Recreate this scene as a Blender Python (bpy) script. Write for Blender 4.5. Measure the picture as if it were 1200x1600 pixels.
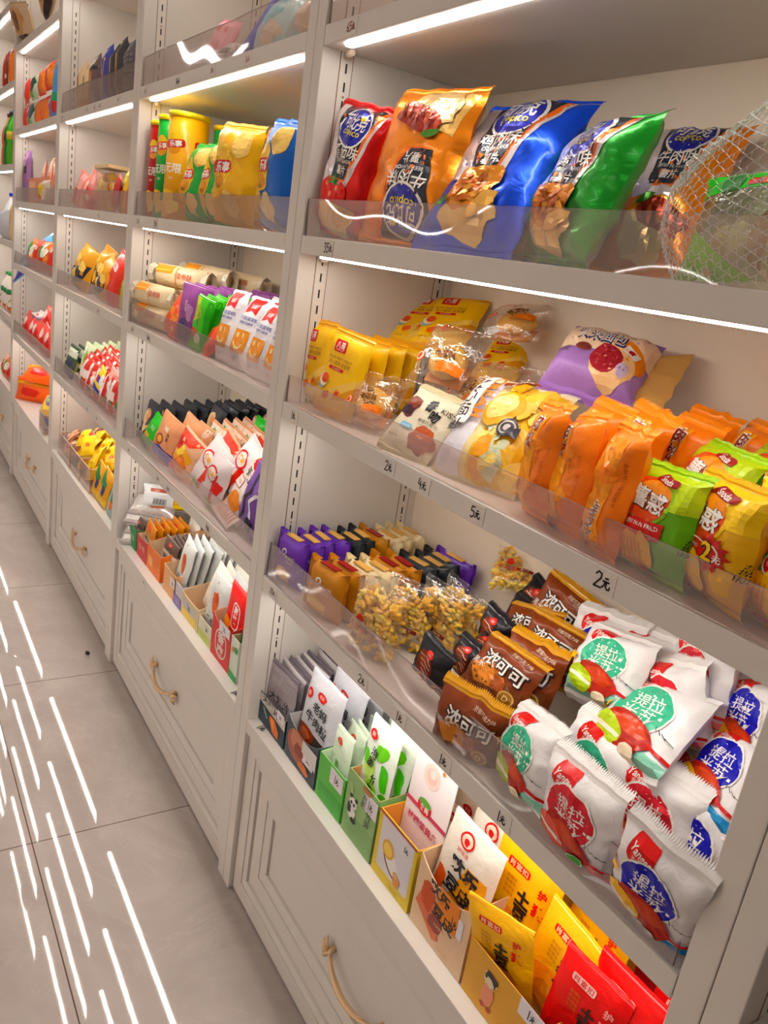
import bpy, bmesh, math, random
from mathutils import Vector, Matrix, Euler
PI = math.pi
for o in list(bpy.data.objects): bpy.data.objects.remove(o)
S = bpy.context.scene
C = S.collection

# ------------------------------------------------------------------ camera, world, exposure
cam_d = bpy.data.cameras.new('camera'); cam = bpy.data.objects.new('camera', cam_d); C.objects.link(cam)
_R = Vector((0.52094267, 0.84054988, 0.14864264)); _U = Vector((-0.32686455, 0.03557118, 0.94440153)); _F = Vector((-0.7885292, 0.54056507, -0.29327651))
cam.matrix_world = Matrix(((_R.x, _U.x, -_F.x, 1.48007), (_R.y, _U.y, -_F.y, -0.72143), (_R.z, _U.z, -_F.z, 1.54517), (0, 0, 0, 1)))
cam_d.sensor_fit = 'VERTICAL'; cam_d.sensor_height = 36; cam_d.sensor_width = 27
cam_d.lens = 28.01; cam_d.clip_start = 0.02; cam_d.clip_end = 60
S.camera = cam
S.view_settings.view_transform = 'Standard'; S.view_settings.look = 'None'
S.view_settings.gamma = 1; S.view_settings.use_curve_mapping = False
S.view_settings.exposure = 0.0
S.cycles.max_bounces = 8; S.cycles.transparent_max_bounces = 24; S.cycles.diffuse_bounces = 4; S.cycles.glossy_bounces = 4
S.cycles.caustics_reflective = False; S.cycles.caustics_refractive = False
W = bpy.data.worlds.new('world'); S.world = W; W.use_nodes = True
W.node_tree.nodes['Background'].inputs[0].default_value = (1, .95, .91, 1)
W.node_tree.nodes['Background'].inputs[1].default_value = 0.25
LED_POWER = 29.0
CEIL_POWER = 10.0

# ------------------------------------------------------------------ materials
def srgb(h):
    if isinstance(h, tuple): r, g, b = [c / 255 for c in h]
    else: r, g, b = [int(h[i:i + 2], 16) / 255 for i in (0, 2, 4)]
    return tuple((c / 12.92 if c <= .04045 else ((c + .055) / 1.055) ** 2.4) for c in (r, g, b)) + (1,)
_mats = {}
def mat(col, kind='paper'):
    """kind: paper, film (glossy plastic), foil (metallised plastic), clear, paint, matte"""
    key = (col, kind)
    if key in _mats: return _mats[key]
    m = bpy.data.materials.new(kind + '_' + str(col)); m.use_nodes = True
    nt = m.node_tree; b = nt.nodes['Principled BSDF']; L = nt.links
    c = srgb(col)
    if kind in ('film', 'foil'):                     # glossy inks are more saturated than paper ones
        l = .3 * c[0] + .55 * c[1] + .15 * c[2]; c = tuple(min(1, max(.002, l + (q - l) * 1.22)) for q in c[:3]) + (1,)
    b.inputs['Base Color'].default_value = c
    def noise(scale, det=3, dist=0):
        tc = nt.nodes.new('ShaderNodeTexCoord'); n = nt.nodes.new('ShaderNodeTexNoise')
        n.inputs['Scale'].default_value = scale; n.inputs['Detail'].default_value = det; n.inputs['Distortion'].default_value = dist
        L.new(tc.outputs['Object'], n.inputs['Vector']); return n
    def bump(n, s, d):
        bp = nt.nodes.new('ShaderNodeBump'); bp.inputs['Strength'].default_value = s; bp.inputs['Distance'].default_value = d
        L.new(n.outputs[0], bp.inputs['Height']); L.new(bp.outputs[0], b.inputs['Normal'])
    R = b.inputs['Roughness']; M = b.inputs['Metallic']
    if kind == 'paper': R.default_value = .5
    elif kind == 'matte': R.default_value = .8
    elif kind == 'paint':
        R.default_value = .42; bump(noise(420, 2), .05, .001)
    elif kind == 'film':
        R.default_value = .38; b.inputs['Specular IOR Level'].default_value = .25; b.inputs['Coat Weight'].default_value = .16; b.inputs['Coat Roughness'].default_value = .07
        bump(noise(34, 3, .8), .5, .005)
    elif kind == 'foil':
        R.default_value = .3; M.default_value = .6; b.inputs['Coat Weight'].default_value = .25; b.inputs['Coat Roughness'].default_value = .1
        bump(noise(22, 3, .8), .5, .006)
    elif kind == 'brass':
        R.default_value = .4; M.default_value = .35
    elif kind == 'gold':
        R.default_value = .32; M.default_value = .8
    elif kind in ('clear', 'wrap', 'guard'):
        nt.nodes.remove(b)
        out = nt.nodes['Material Output']
        tr = nt.nodes.new('ShaderNodeBsdfTransparent'); tr.inputs[0].default_value = c
        gl = nt.nodes.new('ShaderNodeBsdfGlossy'); gl.inputs['Roughness'].default_value = .03 if kind == 'guard' else .06
        gl.inputs[0].default_value = (1, 1, 1, 1)
        df = nt.nodes.new('ShaderNodeBsdfDiffuse'); df.inputs[0].default_value = (.85, .8, .78, 1)
        lw = nt.nodes.new('ShaderNodeLayerWeight'); lw.inputs[0].default_value = .5
        pw = nt.nodes.new('ShaderNodeMath'); pw.operation = 'POWER'; pw.inputs[1].default_value = 4; L.new(lw.outputs['Facing'], pw.inputs[0])
        fr = nt.nodes.new('ShaderNodeMath'); fr.operation = 'MULTIPLY_ADD'; fr.inputs[1].default_value = .8; fr.inputs[2].default_value = .05 if kind != 'wrap' else .10; L.new(pw.outputs[0], fr.inputs[0])
        m1 = nt.nodes.new('ShaderNodeMixShader'); m2 = nt.nodes.new('ShaderNodeMixShader')
        m1.inputs[0].default_value = {'clear': .03, 'wrap': .035, 'guard': .075}[kind]
        L.new(tr.outputs[0], m1.inputs[1]); L.new(df.outputs[0], m1.inputs[2])
        L.new(fr.outputs[0], m2.inputs[0]); L.new(m1.outputs[0], m2.inputs[1]); L.new(gl.outputs[0], m2.inputs[2])
        L.new(m2.outputs[0], out.inputs['Surface'])
        if kind == 'guard': _mats[key] = m; return m
        tc = nt.nodes.new('ShaderNodeTexCoord'); n = nt.nodes.new('ShaderNodeTexNoise')
        n.inputs['Scale'].default_value = {'clear': 8, 'wrap': 45, 'guard': 2.2}[kind]; n.inputs['Detail'].default_value = 0 if kind != 'wrap' else 3
        L.new(tc.outputs['Object'], n.inputs['Vector'])
        bp = nt.nodes.new('ShaderNodeBump'); bp.inputs['Strength'].default_value = {'clear': .2, 'wrap': .9, 'guard': .4}[kind]; bp.inputs['Distance'].default_value = {'clear': .003, 'wrap': .006, 'guard': .02}[kind]
        L.new(n.outputs[0], bp.inputs['Height']); L.new(bp.outputs[0], gl.inputs['Normal']); L.new(bp.outputs[0], lw.inputs['Normal'])
    _mats[key] = m
    return m
def emis(name, col, power):
    m = bpy.data.materials.new(name); m.use_nodes = True; nt = m.node_tree
    nt.nodes.remove(nt.nodes['Principled BSDF']); e = nt.nodes.new('ShaderNodeEmission')
    e.inputs[0].default_value = col; e.inputs[1].default_value = power
    nt.links.new(e.outputs[0], nt.nodes['Material Output'].inputs[0]); return m
M_WHITE = mat((221, 213, 205), 'paint')
M_INNER = mat((240, 224, 204), 'paint')
M_DARK = mat((40, 36, 34), 'matte')
M_GUARD = mat((250, 245, 244), 'guard')
M_LED = emis('led_diffuser', (1, .94, .86, 1), LED_POWER)
M_CEILLAMP = emis('ceiling_lamp_light', (1, .97, .95, 1), CEIL_POWER)
M_INK = mat((30, 26, 34), 'matte')
def floor_material():
    m = bpy.data.materials.new('glossy_grey_tile'); m.use_nodes = True; nt = m.node_tree; b = nt.nodes['Principled BSDF']; L = nt.links
    tc = nt.nodes.new('ShaderNodeTexCoord')
    n = nt.nodes.new('ShaderNodeTexNoise'); n.inputs['Scale'].default_value = 2.2; n.inputs['Detail'].default_value = 8; n.inputs['Roughness'].default_value = .62; n.inputs['Distortion'].default_value = 1.4
    r = nt.nodes.new('ShaderNodeValToRGB'); r.color_ramp.elements[0].position = .3; r.color_ramp.elements[1].position = .75
    r.color_ramp.elements[0].color = srgb((160, 148, 143)); r.color_ramp.elements[1].color = srgb((182, 170, 164))
    L.new(tc.outputs['Object'], n.inputs['Vector']); L.new(n.outputs[0], r.inputs[0])
    v = nt.nodes.new('ShaderNodeTexNoise'); v.inputs['Scale'].default_value = 3; v.inputs['Detail'].default_value = 5; v.inputs['Distortion'].default_value = 2.5
    L.new(tc.outputs['Object'], v.inputs['Vector'])
    mr = nt.nodes.new('ShaderNodeMath'); mr.operation = 'SUBTRACT'; mr.inputs[1].default_value = .5; L.new(v.outputs[0], mr.inputs[0])
    ab = nt.nodes.new('ShaderNodeMath'); ab.operation = 'ABSOLUTE'; L.new(mr.outputs[0], ab.inputs[0])
    mp = nt.nodes.new('ShaderNodeMapRange'); mp.inputs[1].default_value = 0; mp.inputs[2].default_value = .012; mp.inputs[3].default_value = .16; mp.inputs[4].default_value = 0
    L.new(ab.outputs[0], mp.inputs[0])
    mx = nt.nodes.new('ShaderNodeMixRGB'); mx.inputs[2].default_value = srgb((205, 190, 176)); L.new(mp.outputs[0], mx.inputs[0]); L.new(r.outputs[0], mx.inputs[1])
    # joints: 0.8 m tiles
    sx = nt.nodes.new('ShaderNodeSeparateXYZ'); L.new(tc.outputs['Object'], sx.inputs[0])
    last = None
    for ax, off in (('X', .335), ('Y', .404)):
        a = nt.nodes.new('ShaderNodeMath'); a.operation = 'ADD'; a.inputs[1].default_value = off + .4 + 80; L.new(sx.outputs[ax], a.inputs[0])
        q = nt.nodes.new('ShaderNodeMath'); q.operation = 'MODULO'; q.inputs[1].default_value = .8; L.new(a.outputs[0], q.inputs[0])
        s = nt.nodes.new('ShaderNodeMath'); s.operation = 'SUBTRACT'; s.inputs[1].default_value = .4; L.new(q.outputs[0], s.inputs[0])
        d = nt.nodes.new('ShaderNodeMath'); d.operation = 'ABSOLUTE'; L.new(s.outputs[0], d.inputs[0])
        g = nt.nodes.new('ShaderNodeMath'); g.operation = 'LESS_THAN'; g.inputs[1].default_value = .0016; L.new(d.outputs[0], g.inputs[0])
        if last:
            o = nt.nodes.new('ShaderNodeMath'); o.operation = 'MAXIMUM'; L.new(last.outputs[0], o.inputs[0]); L.new(g.outputs[0], o.inputs[1]); last = o
        else: last = g
    m2 = nt.nodes.new('ShaderNodeMixRGB'); m2.inputs[2].default_value = srgb((98, 78, 70)); L.new(last.outputs[0], m2.inputs[0]); L.new(mx.outputs[0], m2.inputs[1])
    L.new(m2.outputs[0], b.inputs['Base Color'])
    b.inputs['Roughness'].default_value = .022; b.inputs['Specular IOR Level'].default_value = .6
    wn = nt.nodes.new('ShaderNodeTexNoise'); wn.inputs['Scale'].default_value = 11; wn.inputs['Detail'].default_value = 2; L.new(tc.outputs['Object'], wn.inputs['Vector'])
    bp = nt.nodes.new('ShaderNodeBump'); bp.inputs['Strength'].default_value = .02; bp.inputs['Distance'].default_value = .002
    L.new(wn.outputs[0], bp.inputs['Height']); L.new(bp.outputs[0], b.inputs['Normal'])
    return m

# ------------------------------------------------------------------ mesh helpers
class MB:
    """collects verts / faces with a material each, makes ONE mesh object"""
    def __init__(s): s.v = []; s.f = []; s.m = []; s.mats = []; s.sm = []
    def mi(s, m):
        if m not in s.mats: s.mats.append(m)
        return s.mats.index(m)
    def add(s, vs, fs, m, smooth=False):
        o = len(s.v); s.v += [tuple(p) for p in vs]; k = s.mi(m)
        for f in fs: s.f.append(tuple(i + o for i in f)); s.m.append(k); s.sm.append(smooth)
    def box(s, a, b, m):
        x0, y0, z0 = a; x1, y1, z1 = b
        s.add([(x0, y0, z0), (x1, y0, z0), (x1, y1, z0), (x0, y1, z0), (x0, y0, z1), (x1, y0, z1), (x1, y1, z1), (x0, y1, z1)],
              [(0, 3, 2, 1), (4, 5, 6, 7), (0, 1, 5, 4), (1, 2, 6, 5), (2, 3, 7, 6), (3, 0, 4, 7)], m)
    def tube(s, pts, rad, m, n=8, flat=1.0):
        pts = [Vector(p) for p in pts]; rings = []
        if not isinstance(rad, (list, tuple)): rad = [rad] * len(pts)
        vs = []; fs = []
        for i, p in enumerate(pts):
            t = (pts[min(i + 1, len(pts) - 1)] - pts[max(i - 1, 0)]).normalized()
            a = t.cross(Vector((0, 0, 1))); a = a.normalized() if a.length > .05 else Vector((1, 0, 0)); b = a.cross(t)
            for k in range(n):
                q = 2 * PI * k / n; vs.append(p + (a * math.cos(q) + b * math.sin(q) * flat) * rad[i])
        for i in range(len(pts) - 1):
            for k in range(n): fs.append((i * n + k, i * n + (k + 1) % n, (i + 1) * n + (k + 1) % n, (i + 1) * n + k))
        fs.append(tuple(range(n))[::-1]); fs.append(tuple((len(pts) - 1) * n + k for k in range(n)))
        s.add(vs, fs, m, True)
    def lathe(s, prof, m, c=(0, 0), n=24, smooth=True):
        """prof: (radius, z[, mat]) about the vertical axis"""
        vs = []
        for r, z in prof: vs += [(c[0] + r * math.cos(2 * PI * k / n), c[1] + r * math.sin(2 * PI * k / n), z) for k in range(n)]
        fs = [(i * n + k, i * n + (k + 1) % n, (i + 1) * n + (k + 1) % n, (i + 1) * n + k) for i in range(len(prof) - 1) for k in range(n)]
        fs.append(tuple(range(n))[::-1]); fs.append(tuple((len(prof) - 1) * n + k for k in range(n)))
        s.add(vs, fs, m, smooth)
    def mesh(s, name):
        me = bpy.data.meshes.new(name); me.from_pydata(s.v, [], s.f)
        for m in s.mats: me.materials.append(m)
        me.polygons.foreach_set('material_index', s.m); me.polygons.foreach_set('use_smooth', s.sm); me.update(); return me
    def build(s, name, parent=None, **kw): return link(name, s.mesh(name), parent, **kw)
def link(name, me, parent=None, label=None, cat=None, group=None, kind=None):
    o = bpy.data.objects.new(name, me); C.objects.link(o)
    if parent: o.parent = parent
    return tag(o, label, cat, group, kind)
def tag(o, label=None, cat=None, group=None, kind=None):
    if label: o['label'] = label
    if cat: o['category'] = cat
    if group: o['group'] = group
    if kind: o['kind'] = kind
    return o
def empty(name, loc=(0, 0, 0), **kw):
    o = bpy.data.objects.new(name, None); C.objects.link(o); o.location = loc; o.empty_display_size = .05; return tag(o, **kw)
def bevel(o, w=.002, seg=2):
    md = o.modifiers.new('bevel', 'BEVEL'); md.width = w; md.segments = seg; md.limit_method = 'ANGLE'; return o

# ------------------------------------------------------------------ the room
BW = 1.2; T = .0365
b = MB(); b.box((-7.2, -2.35, -.05), (3.4, .44, 0), floor_material()); b.build('floor', kind='structure')
b = MB(); b.box((-7.2, .4, 0), (3.4, .44, 2.95), mat((226, 214, 204), 'paint')); b.build('wall_back', kind='structure')
b = MB(); b.box((-7.2, -2.4, 0), (3.4, -2.35, 2.95), mat((222, 212, 204), 'paint')); b.build('wall_front', kind='structure')
b = MB(); b.box((-7.25, -2.4, 0), (-7.2, .44, 2.95), mat((222, 212, 204), 'paint')); b.build('wall_left', kind='structure')
b = MB(); b.box((3.4, -2.4, 0), (3.45, .44, 2.95), mat((222, 212, 204), 'paint')); b.build('wall_right', kind='structure')
b = MB(); b.box((-7.25, -2.4, 2.95), (3.45, .44, 3.0), mat((230, 224, 218), 'paint')); b.build('ceiling', kind='structure')
for i, (x, w) in enumerate(((-5.4, 'above the far end of the aisle'), (-2.9, 'above the middle of the aisle'), (-.4, 'above the nearest shelves'), (2.1, 'behind the photographer'))):
    t = empty('ceiling_light', (x, -1.55, 2.95), label='long white linear ceiling lamp ' + w, cat='lamp', group='linear ceiling lamps')
    b = MB(); b.box((-.75, -.06, -.05), (.75, .06, -.0), M_WHITE); b.build('housing', t)
    b = MB(); b.box((-.73, -.05, -.056), (.73, .05, -.0505), M_CEILLAMP); b.build('diffuser', t)
# ------------------------------------------------------------------ text and handwriting helpers
_tx = {}
def text2d(s, bold=0.0):
    """flat glyph mesh of a string, normalised: height 1 for capitals, centred; returns verts2d, faces, width"""
    k = (s, bold)
    if k in _tx: return _tx[k]
    cu = bpy.data.curves.new('t', 'FONT'); cu.body = s; cu.align_x = 'CENTER'; cu.align_y = 'CENTER'; cu.resolution_u = 2; cu.offset = bold
    o = bpy.data.objects.new('t', cu); C.objects.link(o)
    bpy.context.view_layer.update()
    me = bpy.data.meshes.new_from_object(o)
    vs = [(v.co.x, v.co.y) for v in me.vertices]; fs = [tuple(p.vertices) for p in me.polygons]
    bpy.data.objects.remove(o); bpy.data.curves.remove(cu); bpy.data.meshes.remove(me)
    if vs:
        x0 = min(v[0] for v in vs); x1 = max(v[0] for v in vs); y0 = min(v[1] for v in vs); y1 = max(v[1] for v in vs)
        vs = [(v[0] - (x0 + x1) / 2, v[1] - (y0 + y1) / 2) for v in vs]
        _tx[k] = (vs, fs, x1 - x0, y1 - y0)
    else: _tx[k] = ([], [], 1, 1)
    return _tx[k]

# ------------------------------------------------------------------ shelving units
Z = [.4915, .8592, 1.248, 1.5756, 1.9396]          # tops of the shelves
TH = .034; DEP = .39
def ring(mb, r0, r1, m):
    (x0, z0, x1, z1, y0), (a0, c0, a1, c1, y1) = r0, r1
    mb.add([(x0, y0, z0), (x1, y0, z0), (x1, y0, z1), (x0, y0, z1), (a0, y1, c0), (a1, y1, c0), (a1, y1, c1), (a0, y1, c1)],
           [(0, 1, 5, 4), (1, 2, 6, 5), (2, 3, 7, 6), (3, 0, 4, 7)], m)
def drawer_mesh(x0, x1, z0, z1, Y):
    mb = MB(); prof = [(0, 0), (.042, 0), (.0424, .005), (.0442, .005), (.0446, .0015), (.061, .004), (.0614, .0145), (.0640, .0145), (.0644, .0095), (.109, .0095), (.1094, .0145), (.1112, .0145), (.1116, .011), (.138, .0135), (.1384, .024), (.1408, .024), (.1412, .019)]
    rs = [(x0 + p, z0 + p * 1.05, x1 - p, z1 - p * 1.05, Y + d) for p, d in prof]
    for a, b_ in zip(rs, rs[1:]): ring(mb, a, b_, M_WHITE)
    a = rs[-1]; mb.add([(a[0], a[4], a[1]), (a[2], a[4], a[1]), (a[2], a[4], a[3]), (a[0], a[4], a[3])], [(0, 1, 2, 3)], M_WHITE)
    # sides and back
    mb.add([(x0, Y, z0), (x1, Y, z0), (x1, Y, z1), (x0, Y, z1), (x0, Y + .035, z0), (x1, Y + .035, z0), (x1, Y + .035, z1), (x0, Y + .035, z1)],
           [(0, 4, 5, 1), (1, 5, 6, 2), (2, 6, 7, 3), (3, 7, 4, 0), (4, 7, 6, 5)], M_WHITE)
    return mb
M_BRASS = mat((226, 190, 146), 'brass')
def handle_mesh():
    mb = MB()
    for s in (-1, 1):                                # leafy ends: a plate with petals and a post
        x = s * .072
        mb.tube([(x, 0, .002), (x, -.008, .002), (x - s * .006, -.016, .0)], [.006, .005, .005], M_BRASS)
        for a in (-.9, -.3, .3, .9):
            d = Vector((s * math.cos(a), 0, math.sin(a)))
            p = Vector((x, -.012, 0))
            mb.tube([p, p + d * .012 + Vector((0, -.003, 0)), p + d * .022 + Vector((0, .002, 0))], [.003, .0045, .0012], M_BRASS, 6)
    pts = []; rr = []
    for i in range(17):
        t = -1 + i / 8; pts.append((t * .068, -.014 - .012 * (1 - t * t), -.016 * (1 - t * t))); rr.append(.0032 + .0028 * (1 - t * t))
    mb.tube(pts, rr, M_BRASS, 8, .7)
    pts = [(t * .05, -.0285 + abs(t) * .006, -.016 * (1 - t * t)) for t in [-1 + i / 5 for i in range(11)]]
    mb.tube(pts, .0014, M_BRASS, 6)
    return mb
_handle = None
def guard_mesh(x0, x1, h, seed):
    """clear acrylic strip standing behind the shelf edge, slightly wavy"""
    rnd = random.Random(seed); n = 64; ph = rnd.random() * 6; q = rnd.uniform(7, 10); mb = MB(); top = mat((122, 108, 108), 'film')
    rows = [(0, 0), (0, h * .5), (0, h), (.003, h), (.003, h * .5), (.003, 0)]
    def P(t, y, z):
        k = z / h; return (x0 + (x1 - x0) * t, y + k * (.0022 * math.sin(ph + t * q) + .0008 * math.sin(ph * 2 + t * 23)), z)
    for a, b_, c in ((0, 1, 2), (3, 4, 5)):
        vs = [P(i / n, *rows[r]) for r in (a, b_, c) for i in range(n + 1)]
        mb.add(vs, [(r * (n + 1) + i, r * (n + 1) + i + 1, (r + 1) * (n + 1) + i + 1, (r + 1) * (n + 1) + i) for r in (0, 1) for i in range(n)], M_GUARD, True)
    for a, b_, m in ((2, 3, top), (5, 0, M_GUARD)):
        vs = [P(i / n, *rows[r]) for r in (a, b_) for i in range(n + 1)]; mb.add(vs, [(i, i + 1, n + 2 + i, n + 1 + i) for i in range(n)], m)
    for t in (0, 1): mb.add([P(t, *r) for r in rows], [tuple(range(6))], top)
    return mb
def rail_mesh(x, s, y, z0, z1):
    """slotted metal strip let into the side panel at x, facing s"""
    mb = MB(); m = mat((226, 217, 208), 'paint')
    xo = x + s * .0012
    mb.box((min(x - s * .002, xo), y - .0125, z0), (max(x - s * .002, xo), y + .0125, z1), m)
    for e in (-.0135, .0135):
        mb.box((min(x, x + s * .0005), y + e - .0007, z0), (max(x, x + s * .0005), y + e + .0007, z1), mat((120, 84, 66), 'matte'))
    k = 0; z = z0 + .02
    while z < z1 - .03:
        if k % 9 == 5:
            mb.box((min(x, x + s * .0016), y - .002, z + .021), (max(x, x + s * .0016), y + .002, z + .025), mat((150, 130, 120), 'gold'))
        mb.box((min(x, x + s * .0015), y - .0018, z), (max(x, x + s * .0015), y + .0018, z + .0165), M_DARK); z += .0315; k += 1
    return mb
def unit(i, x0, zs, top, label, guards, depth_sign=1, led=True, drawer=True):
    """x0: inner left face; inner width 1.127"""
    t = empty('shelving_unit', (x0, 0, 0), label=label, cat='shelves', group='white lit shelving units')
    w = BW - 2 * T
    for s in (0, 1):
        xa = -T if s == 0 else w
        mb = MB(); mb.box((xa + .0006, 0, 0), (xa + T - (.0006 if s else 0), DEP, top), M_WHITE); bevel(mb.build('side_panel', t), .0015)
        for yy in (.052, .343):
            rail_mesh(0 if s == 0 else w, 1 if s == 0 else -1, yy, Z[0] + .005, top - .05).build('slotted_rail', t)
    mb = MB(); mb.box((0, DEP - .012, 0.01), (w, DEP, top), M_INNER); mb.build('back_panel', t)
    mb = MB(); mb.box((0, 0, top - .034), (w, DEP - .012, top), M_WHITE); mb.build('top_panel', t)
    for k, z in enumerate(zs):
        mb = MB(); mb.box((.0008, 0.0005, z - TH), (w - .0008, DEP - .012, z), M_WHITE); sh = bevel(mb.build('shelf', t), .0015)
        if k > 0 and led:
            mb = MB(); mb.box((.055, .017, z - TH - .0035), (w - .05, .031, z - TH + .001), M_LED); mb.build('led_strip', t)
            mb = MB(); mb.tube([(.012, .046, z - TH - .004), (.02, .046, z - TH - .004), (.034, .046, z - TH - .003)], [.007, .008, .006], mat((206, 190, 176), 'film')); mb.build('shelf_bracket', t)
    mb = MB(); mb.box((.055, .017, top - .034 - .0035), (w - .05, .031, top - .033), M_LED)
    if led: mb.build('led_strip', t)
    for (zz, h, xa, xb) in guards:
        g = guard_mesh(xa, xb, h, i * 10 + int(zz * 10)).build('clear_guard', t); g.location = (0, .006, zz)
    if drawer:
        d = drawer_mesh(.002, w - .002, .006, zs[0] - TH - .002, .012).build('drawer', t)
        h = handle_mesh().build('handle', d, label='gilded bow handle with leaf-shaped ends'); h.location = (.545, .0335, .228); h.scale = (1.3, 1.25, 1.4)
    return t
G = lambda *a: [(Z[k], h, .004, BW - 2 * T - .004) for k, h in a]
unit(0, 0, Z, 2.42, 'nearest white shelving unit with large chip bags on its upper shelf', [(Z[1], .078, .001, 1.115), (Z[2], .055, .002, 1.12), (Z[3], .068, .002, 1.12), (Z[4], .07, .002, 1.12)])
unit(1, -BW, Z, 2.42, 'white shelving unit with yellow-lidded chip tubes, second from the right', G((1, .07), (2, .06), (3, .07), (4, .08)))
unit(2, -2 * BW, Z, 2.42, 'white shelving unit with clear candy bins on its lowest board', G((1, .07), (2, .065), (3, .07), (4, .08)))
unit(3, -3 * BW, Z + [2.34], 2.8, 'narrow looking white shelving unit with the peach carton on its third board', G((1, .07), (2, .065), (3, .07)))
unit(4, -4 * BW, [.4915, .932, 1.35, 1.767, 2.186, 2.58], 2.8, 'farthest visible white shelving unit with bottles of drink', G((1, .07),))
unit(-1, BW, Z, 2.42, 'unlit white shelving unit cut off at the lower right corner', [], led=False)
# opposite side of the aisle (behind and left of the photographer): its lights show as wavy lines in the clear guards
def opposite(x0, label):
    t = empty('shelving_unit', (x0, -1.97, 0), label=label, cat='shelves', group='shelving units across the aisle'); t.rotation_euler = (0, 0, PI); w = BW - 2 * T
    for xa in (-T, w):
        mb = MB(); mb.box((xa + .0006, 0, 0), (xa + T - .0006, .37, 2.42), M_WHITE); mb.build('side_panel', t)
    mb = MB(); mb.box((0, .36, 0), (w, .37, 2.42), M_INNER); mb.build('back_panel', t)
    for z in Z + [2.42]:
        mb = MB(); mb.box((0, 0, z - TH), (w, .358, z), M_WHITE); mb.build('shelf', t)
        if z > .5: mb = MB(); mb.box((.055, .017, z - TH - .0035), (w - .05, .031, z - TH + .001), M_LED); mb.build('led_strip', t)
    drawer_mesh(.002, w - .002, .006, Z[0] - TH - .002, .012).build('drawer', t)
for i, nm in enumerate(('directly across from the nearest unit', 'across from the tubes', 'across from the clear bins', 'across from the peach carton', 'across from the drink bottles')): opposite(BW - BW * i, 'white shelving unit over the aisle, ' + nm)
# ------------------------------------------------------------------ printed packaging: flat artwork laid over a curved front
from mathutils import noise as _N
from mathutils.geometry import tessellate_polygon
def ell(cx, cy, rx, ry, rot=0, n=22, a0=0, a1=360):
    c, s = math.cos(math.radians(rot)), math.sin(math.radians(rot)); o = []
    for k in range(n if a1 - a0 == 360 else n + 1):
        a = math.radians(a0 + (a1 - a0) * k / n); x, y = rx * math.cos(a), ry * math.sin(a); o.append((cx + x * c - y * s, cy + x * s + y * c))
    return o
def rect(x0, y0, x1, y1): return [(x0, y0), (x1, y0), (x1, y1), (x0, y1)]
def rrect(cx, cy, w, h, r, rot=0):
    o = []
    for sx, sy, a in ((1, 1, 0), (-1, 1, 90), (-1, -1, 180), (1, -1, 270)):
        for k in range(4):
            q = math.radians(a + 30 * k); o.append((sx * (w / 2 - r) + r * math.cos(q), sy * (h / 2 - r) + r * math.sin(q)))
    c, s = math.cos(math.radians(rot)), math.sin(math.radians(rot))
    return [(cx + x * c - y * s, cy + x * s + y * c) for x, y in o]
def blob(cx, cy, rx, ry, seed=0, rot=0, rough=.18, n=20):
    c, s = math.cos(math.radians(rot)), math.sin(math.radians(rot)); o = []
    for k in range(n):
        a = 2 * PI * k / n; q = 1 + rough * _N.noise(Vector((math.cos(a) * 1.6 + seed * 7, math.sin(a) * 1.6, seed))) * 2
        x, y = rx * q * math.cos(a), ry * q * math.sin(a); o.append((cx + x * c - y * s, cy + x * s + y * c))
    return o
def star(cx, cy, r, k=.5, n=12, rot=0):
    return [(cx + (r if i % 2 == 0 else r * k) * math.sin(PI * i / n + rot), cy + (r if i % 2 == 0 else r * k) * math.cos(PI * i / n + rot)) for i in range(2 * n)]
def tris(poly):
    return [[poly[i] for i in t] for t in tessellate_polygon([[Vector((p[0], p[1], 0)) for p in poly]])]
def stroke(pts, w):
    o = []
    for a, b in zip(pts, pts[1:]):
        d = Vector((b[0] - a[0], b[1] - a[1])); 
        if d.length < 1e-6: continue
        d.normalize(); n = Vector((-d.y, d.x)) * w / 2; e = d * w * .3
        o.append([(a[0] - e.x + n.x, a[1] - e.y + n.y), (a[0] - e.x - n.x, a[1] - e.y - n.y), (b[0] + e.x - n.x, b[1] + e.y - n.y), (b[0] + e.x + n.x, b[1] + e.y + n.y)])
    return o
def txt(s, cx, cy, h, rot=0, w=None, bold=0, vertical=False, slant=0):
    """pieces of a string; h is the glyph height, w the wished width of the whole string"""
    if vertical:
        o = []; n = len(s); st = h * 1.08
        for i, ch in enumerate(s):
            k = ((n - 1) / 2 - i) * st; r = math.radians(rot)
            o += txt(ch, cx - k * math.sin(r), cy + k * math.cos(r), h, rot, w, bold, False, slant)
        return o
    vs, fs, tw, th = text2d(s, bold)
    ky = h / max(th, .3); kx = ky if w is None else w / max(tw, .1)
    c, q = math.cos(math.radians(rot)), math.sin(math.radians(rot))
    P = [((x * kx + y * ky * slant), y * ky) for x, y in vs]; P = [(cx + x * c - y * q, cy + x * q + y * c) for x, y in P]
    return [[P[i] for i in f] for f in fs]
def clip(poly, x0, x1, y0, y1):
    for ax, lim, sg in ((0, x0, 1), (0, x1, -1), (1, y0, 1), (1, y1, -1)):
        out = []; n = len(poly)
        for i in range(n):
            a, b = poly[i], poly[(i + 1) % n]; da = (a[ax] - lim) * sg; db = (b[ax] - lim) * sg
            if da >= 0: out.append(a)
            if (da >= 0) != (db >= 0):
                t = da / (da - db); out.append((a[0] + (b[0] - a[0]) * t, a[1] + (b[1] - a[1]) * t))
        poly = out
        if len(poly) < 3: return None
    return poly
_cut = {}
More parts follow.
